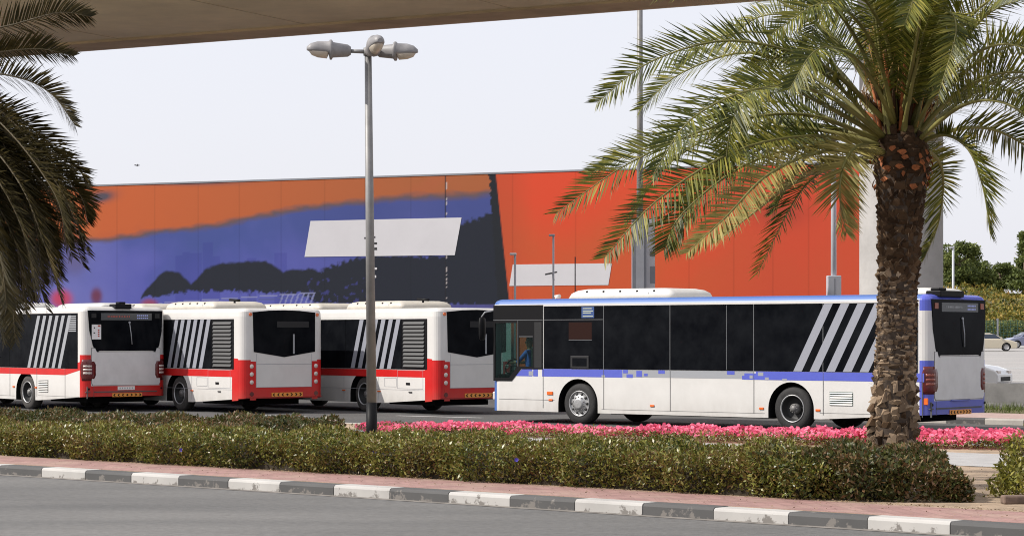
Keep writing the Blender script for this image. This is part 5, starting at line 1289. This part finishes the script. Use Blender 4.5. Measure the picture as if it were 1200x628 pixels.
# ------------------------------------------------------------------ street lamp in front
def lantern(parent, ang, reach, tilt, L=0.88):
    """cobra head seen side on; ang in plan"""
    c, s = math.cos(ang), math.sin(ang)
    def W(a, b, z): return (c * a - s * b, s * a + c * b, z)
    mb = MB(); mb.tube([W(0, 0, 0), W(reach, 0, reach * tilt)], [0.035, 0.03], 10)
    arm = mb.build('lamp_arm', M['steel'], parent)
    K = L / 0.88
    secs = [(0.0, .05, .06, .05), (0.06, .09, .09, .08), (0.36, .13, .115, .10), (0.385, .15, .15, .13), (0.42, .15, .15, .13), (0.44, .135, .125, .06), (0.66, .13, .12, .05), (0.80, .105, .09, .03), (0.88, .05, .04, .01)]
    def sec(x, w_, top, bot, n=16):
        zc = (reach + x * K) * tilt
        return [W(reach + x * K, w_ * K * math.sin(a), zc + 1.45 * (top if math.cos(a) > 0 else bot) * K * math.cos(a)) for a in [2 * math.pi * k / n for k in range(n)]]
    mb = MB(); mb.rings([sec(*q) for q in secs]); h = mb.build('lantern', M['lum_body'], arm)
    mb = MB(); mb.rings([sec(x, w_, -0.02, bot) for x, w_, bot in [(0.45, .09, .07), (0.48, .12, .115), (0.66, .118, .105), (0.78, .09, .075), (0.83, .05, .03)]]); mb.build('lamp_glass', M['lum_glass'], h)
    mb = MB(); zc = (reach + .40 * K) * tilt; mb.tube([W(reach + .40 * K, 0, zc + .1 * K), W(reach + .40 * K, 0, zc + .19 * K)], .035, 8); mb.build('photocell', M['lum_body'], h)
LY = 36.3; LX = (435.5 - 600) / FPX * LY; s_ = FPX / LY
lp = empty('street_lamp', (LX, LY, 0.14)); tag(lp, 'three-headed street lamp with black foot standing in the hedge', 'street lamp')
ht = CAMH + (HZ - 64) / s_ - 0.14; lean = -0.055
zk = CAMH + (HZ - 472) / s_ - 0.14
mb = MB(); mb.tube([(0, 0, zk), (lean, 0, ht)], [0.078, 0.055], 20); pole = mb.build('pole', M['steel'], lp)
mb = MB(); mb.tube([(0, 0, 0), (0, 0, zk)], 0.086, 20); mb.tube([(0, 0, 0), (0, 0, 0.03)], 0.2, 16); mb.build('pole_foot', M['black'], lp)
mb = MB(); mb.tube([(lean, 0, ht - 0.02), (lean, 0, ht + 0.1)], 0.075, 14); mb.build('pole_cap', M['steel'], lp)
mb = MB(); mb.tube([(0, 0, 0), (0, 0, 0.06)], 0.06, 12); hd = mb.build('lamp_bracket', M['steel'], lp); hd.location = (lean, 0, ht + 0.02)
def lanterns():
    for ang, reach, tilt, L in ((R(188), 0.27, 0.02, 0.69), (R(-12), 0.14, -0.03, 0.66), (R(-72), 0.03, 0.10, 0.72)):
        c, s = math.cos(ang), math.sin(ang)
        before = set(COL.objects)
        lantern(lp, ang, reach, tilt, L)
        for o in set(COL.objects) - before:
            if o.parent == lp: o.location = (lean, 0, ht + 0.04)
lanterns()

# ------------------------------------------------------------------ poles in front of the wall
def at(px, Y): return Vector(((px - 600) / FPX * Y, Y, 0))
def zat(py, Y): return CAMH + (HZ - py) / FPX * Y
r1 = empty('mast', at(750, 95)); tag(r1, 'very tall grey mast rising from a grey steel casing in front of the red wall', 'mast')
mb = MB(); mb.tube([(0, 0.1, 0), (0, 0.1, 19)], [0.15, 0.11], 14); mb.build('pole', M['steel'], r1)
zt = zat(256, 95); mb = MB(); mb.box(-0.33, 0.24, -0.35, 0.35, 0, zt, 0); cs = mb.build('casing', M['steel_mid'], r1)
mb = MB(); mb.box(-0.18, 0.14, -0.36, -0.352, 1, zt - 0.3, 0); mb.build('casing_door', M['steel_pale'], cs)
mb = MB(); mb.box(0.245, 0.60, -0.2, 0.3, 0, zt - 0.02, 0); bx = mb.build('duct', M['banner'], r1)
mb = MB()
for z0, z1_, m_ in [(4.2, 4.9, 0), (5.3, 5.5, 1), (5.9, 6.0, 0), (3.6, 3.75, 1)]: mb.box(0.40, 0.61, -0.21, -0.203, z0, z1_, m_)
mb.build('duct_clamp', [M['steel_mid'], M['steel']], bx)
r2 = empty('lamp_post', at(977, 90)); tag(r2, 'pale grey post on a square foot box before the end of the red wall', 'lamp post')
mb = MB(); mb.tube([(0, 0, 0), (0, 0, zat(40, 90))], [0.12, 0.09], 14); mb.build('pole', M['steel_pale'], r2)
mb = MB(); zt = zat(323, 90); mb.box(-0.26, 0.26, -0.26, 0.26, 0, zt); o = mb.build('foot_box', M['steel_pale'], r2); bevel(o, .02, 1)
mb = MB(); mb.box(-0.02, 0.0, -0.268, -0.262, .4, zt - .1); mb.build('box_seam', M['steel_mid'], o)
for i, (px, py, Y, rr, arm, lab) in enumerate([(603.5, 299, 92, .045, .16, 'short thin lamp post with a small pale head, leftmost in front of the red wall'), (648.5, 277, 92, .04, .14, 'thin lamp post standing in front of the T mark on the white panel'), (674, 301, 92, .022, 0, 'thinnest dark rod standing in front of the white panel'), (1117, 291, 118, .06, .14, 'pale thin post standing before the far trees behind the blue bus')]):
    r_ = empty('thin_post', at(px, Y)); tag(r_, lab, 'post'); zt = zat(py, Y)
    mb = MB(); mb.tube([(0, 0, 0), (0, 0, zt)], rr, 8); mb.build('pole', M['steel_pale'] if i != 2 else M['ac_trim'], r_)
    if arm:
        mb = MB(); mb.box(-arm * 1.3, arm * 0.4, -.08, .08, zt, zt + .07 + arm * .1); bevel(mb.build('post_head', M['sheet_white'] if i == 0 else M['steel_pale'], r_), .02, 1)

# ------------------------------------------------------------------ cars beyond the barrier
def car(name, loc, rz, paint, label):
    root = empty(name, loc, rz); tag(root, label, 'car')
    Lc, hw = 4.55, 0.88     # x forward (front at +)
    prof = [(-2.27, .45), (-2.25, .80), (-2.15, .98), (-1.55, 1.02), (1.05, .98), (1.75, .88), (2.15, .74), (2.27, .58), (2.27, .30), (2.1, .22), (-2.15, .22)]
    mb = MB(); ws = [(-hw, .95), (-hw * .98, 1.0), (hw * .98, 1.0), (hw, .95)]
    rings = [[(x, y, .22 + (z - .22) * k) for x, z in prof] for y, k in ((-hw + .10, .93), (-hw, .88), (-hw * .9, 1.0), (hw * .9, 1.0), (hw, .88), (hw - .10, .93))]
    rings = [[(x, -hw, .22 + (z - .22) * .93) for x, z in prof], [(x, -hw + .06, z) for x, z in prof], [(x, hw - .06, z) for x, z in prof], [(x, hw, .22 + (z - .22) * .93) for x, z in prof]]
    mb.rings(rings, 0, False); body = mb.build('body', [paint, M['under']])
    cut = []
    for cx in (-1.38, 1.40):
        for y0, y1 in ((-1.2, -.62), (.62, 1.2)):
            m2 = MB(); m2.prism([(cx + .36 * math.cos(a), .32 + .36 * math.sin(a)) for a in [2 * math.pi * k / 20 for k in range(20)]], y0, y1, 'y', 1); cut.append(m2.build('cut', [paint, M['under']]))
    boolean(body, cut); bevel(body, .035, 2); body.parent = root
    mb = MB(); lo = [(-1.75, .985), (1.10, .985)]; rr = []
    for y, z, x0, x1 in ((hw - .06, .97, -1.85, 1.20), (hw - .14, 1.25, -1.35, .72), (hw - .24, 1.41, -1.0, .20), (hw - .34, 1.45, -.85, .05)):
        rr.append([(x0, -y, z), (x1, -y, z), (x1 + .05, 0, z + .01), (x1, y, z), (x0, y, z), (x0 - .05, 0, z + .01)])
    mb.rings(rr, 0, False); cb = mb.build('cabin', paint, root); bevel(cb, .03, 2)
    gl = MB()
    for sg in (-1, 1):
        for (a0, a1, b0, b1) in ((-1.30, -.42, -1.0, -.42), (-.34, 1.00, -.34, .44)):
            gl.add([(a0, sg * (hw - .075), 1.02), (a1, sg * (hw - .075), 1.02), (b1, sg * (hw - .195), 1.36), (b0, sg * (hw - .195), 1.36)], [(0, 1, 2, 3)])
    gl.add([(1.18, -hw + .16, 1.02), (1.18, hw - .16, 1.02), (.46, hw - .28, 1.39), (.46, -hw + .28, 1.39)], [(0, 1, 2, 3)]); gl.add([(-1.86, -hw + .16, 1.02), (-1.86, hw - .16, 1.02), (-1.25, hw - .28, 1.36), (-1.25, -hw + .28, 1.36)], [(0, 1, 2, 3)])
    g = gl.build('window', M['car_glass'], root); md = g.modifiers.new('s', 'SOLIDIFY'); md.thickness = .03; md.offset = 0; apply_mods(g)
    for cx in (-1.38, 1.40):
        for sg in (-1, 1):
            w_ = MB(); y = sg * (hw - .02); w_.lathe([(.20, 0), (.30, -.0 * sg), (.32, -.03 * sg), (.32, -.18 * sg), (.2, -.2 * sg)], (cx, y, .32), 'y', 24); wo = w_.build('wheel', M['tyre'], root)
            w_ = MB(); w_.lathe([(.0, .0), (.06, .01 * sg), (.2, -.02 * sg), (.205, -.0), (.20, -.1 * sg)], (cx, y, .32), 'y', 20); w_.build('rim', M['rim'], wo)
    for sg in (-1, 1):
        mb = MB(); mb.box(2.0, 2.25, sg * .62 - .18, sg * .62 + .18, .60, .74); bevel(mb.build('headlight', M['lamp_clear'], root), .03, 2)
        mb = MB(); mb.box(-2.28, -2.1, sg * .66 - .16, sg * .66 + .16, .72, .86); bevel(mb.build('tail_light', M['lamp_red'], root), .02, 1)
        mb = MB(); mb.box(.92, 1.06, sg * .95 - .09, sg * .95 + .09, 1.0, 1.12); bevel(mb.build('mirror', paint, root), .03, 2)
    mb = MB(); mb.box(2.24, 2.285, -.55, .55, .34, .50); mb.build('grille', M['black'], root)
car('white_car', (at(1111, 89) + Vector((0, 0, 0.006))), R(-30), M['car_white'], 'white saloon car passing just behind the low barrier wall')
car('beige_car', (at(1158, 188) + Vector((0, 0, farz(188)))), R(-8), M['car_beige'], 'beige saloon car farther off on the upper carriageway')
car('grey_car', (at(1206, 205) + Vector((0, 0, farz(205)))), R(-172), M['car_blue'], 'blue grey car at the right edge on the far carriageway')

# ------------------------------------------------------------------ far fence, bank, trees
fr = empty('far_fence', (0, 0, 0)); tag(fr, 'green metal railing along the foot of the planted bank', 'fence')
fy = 236; z0 = farz(fy) + .35
mb = MB()
for k in range(7): mb.box(34, 110, fy - .03, fy + .03, z0 + .15 + k * .3, z0 + .21 + k * .3)
x = 34.0
while x < 110: mb.box(x, x + .05, fy - .02, fy + .02, z0 + .15, z0 + 2.0); x += .35
mb.build('fence_panel', M['fence_green'], fr)
x = 36.0
while x < 110:
    mb = MB(); mb.box(x - .08, x + .08, fy - .08, fy + .08, farz(fy) - .1, z0 + 2.2); mb.build('fence_post', M['steel_mid'], fr); x += 4.5
rs = np.random.default_rng(61); n = 9000
P = np.stack([rs.uniform(38, 70, n), rs.uniform(237.5, 240, n), z0 + rs.uniform(-.3, 1.9, n)], 1)
tag(bulk('boundary_hedge', leaf_quads(P, .32, .3, .6, rs), 4, M['tree_dark']), 'dark green hedge growing tight behind the green railing', 'hedge', None, 'stuff')
# bank mound
mb = MB(); gx, gy = 60, 22; vs = []
for j in range(gy):
    for i in range(gx):
        x = 30 + i * 2.2; y = 240 + j * 4.5; t = j / (gy - 1); hgt = farz(240) + 6.6 * (1 - math.exp(-t * 3.2)) + noise.noise(Vector((x * .09, y * .09, 0))) * 1.3 * min(1, t * 5); vs.append((x, y, hgt))
mb.add(vs, [(j * gx + i, j * gx + i + 1, (j + 1) * gx + i + 1, (j + 1) * gx + i) for j in range(gy - 1) for i in range(gx - 1)], 0, True)
tag(mb.build('bank_terrain', M['bank_soil'], fix=False), kind='structure')
rs = np.random.default_rng(8); n = 52000
ii = rs.uniform(0, 1, n); x = 38 + rs.uniform(0, 55, n); t = rs.uniform(0, .65, n) ** 1.4; y = 240 + t * 94
hb = farz(240) + 6.6 * (1 - np.exp(-t * 3.2)); lum = 1.5 * (np.sin(x * .55 + y * .2) * np.sin(y * .35 + x * .12) + .6 * np.sin(x * 1.9 + 1) * np.sin(y * 1.4)) * .55
P = np.stack([x, y, hb + .5 + lum + rs.uniform(-.7, .5, n)], 1)
tag(bulk('bank_shrubs', leaf_quads(P, .42, .5, .6, rs), 4, M['bank']), 'golden green shrubs covering the bank beyond the fence', 'shrubs', None, 'stuff')

def far_tree(px, Y, zb, h, wd, seed, lab, conical=False):
    rs = np.random.default_rng(seed); b = at(px, Y); root = empty('far_tree', (b.x, b.y, zb)); tag(root, lab, 'tree', 'trees on the bank')
    mb = MB(); mb.tube([(0, 0, -1.0), (.1, 0, h * .4), (0, 0, h * .75)], [.28, .2, .08], 8)
    for k in range(7):
        a = k * 2.4; zz = h * (.3 + .07 * k); mb.tube([(0, 0, zz), (math.cos(a) * wd * .3, math.sin(a) * wd * .3, zz + h * .12)], [.1, .03], 5)
    mb.build('trunk', M['bark'], root); A = []
    for k in range(26):
        if conical: z = h * rs.uniform(.12, 1.0); r = wd * .5 * (1.05 - z / h) ** .7; s = wd * .2
        else: z = h * rs.uniform(.3, .92); r = wd * .5 * math.sqrt(max(.05, 1 - ((z / h - .6) / .45) ** 2)); s = wd * .2
        a = rs.uniform(0, 6.28); c = np.array([math.cos(a) * r * .7, math.sin(a) * r * .7, z]); m_ = 330
        d = unit(rs.normal(size=(m_, 3))) * (rs.uniform(.3, 1, m_) ** .5)[:, None] * s; A.append(c + d * np.array([1, 1, .75]))
    bulk('crown', leaf_quads(np.concatenate(A), .34, .3, .6, rs), 4, M['tree_dark'], root)
zb0 = farz(240) + 5.6
for a in [(1124, 292, zb0, 6.8, 5.6, 41, 'rounded dark tree on the bank just right of the pier', False), (1143, 300, zb0, 5.2, 5.0, 42, 'lower dark tree on the bank, right of the rounded one', False), (1104, 296, zb0, 6.2, 5.0, 45, 'dark tree on the bank mostly hidden behind the pier', False),
          (1172, 305, zb0, 4.4, 4.2, 43, 'small dark bush-like tree in the gap on the bank', False), (1160, 310, zb0, 3.9, 3.4, 46, 'smallest dark tree on the bank, in the dip of the tree line', False), (1200, 285, zb0, 7.6, 4.0, 44, 'pointed dark conifer on the bank at the right edge', True), (1212, 300, zb0, 6.2, 5, 47, 'dark tree on the bank beyond the right edge conifer', False)]:
    far_tree(*a)

# ------------------------------------------------------------------ small bird in the sky
bp = at(161, 60); bz = zat(194, 60); mb = MB()
mb.tube([(-.09, 0, 0), (-.03, 0, .01), (.05, 0, .0), (.12, 0, -.005)], [.008, .03, .025, .006], 8)
mb.add([(0.02, 0, .01), (-.04, 0, .01), (-.06, -.16, .07), (0, -.14, .08)], [(0, 1, 2, 3)]); mb.add([(0.02, 0, .01), (-.04, 0, .01), (-.06, .16, .07), (0, .14, .08)], [(0, 1, 2, 3)])
o = mb.build('bird', M['hair']); o.scale = (.45, .45, .45); o.location = (bp.x, bp.y, bz); o.rotation_euler = (0, R(-50), R(-60)); md = o.modifiers.new('s', 'SOLIDIFY'); md.thickness = .008; apply_mods(o)
tag(o, 'tiny dark bird flying above the wall at the left', 'bird')
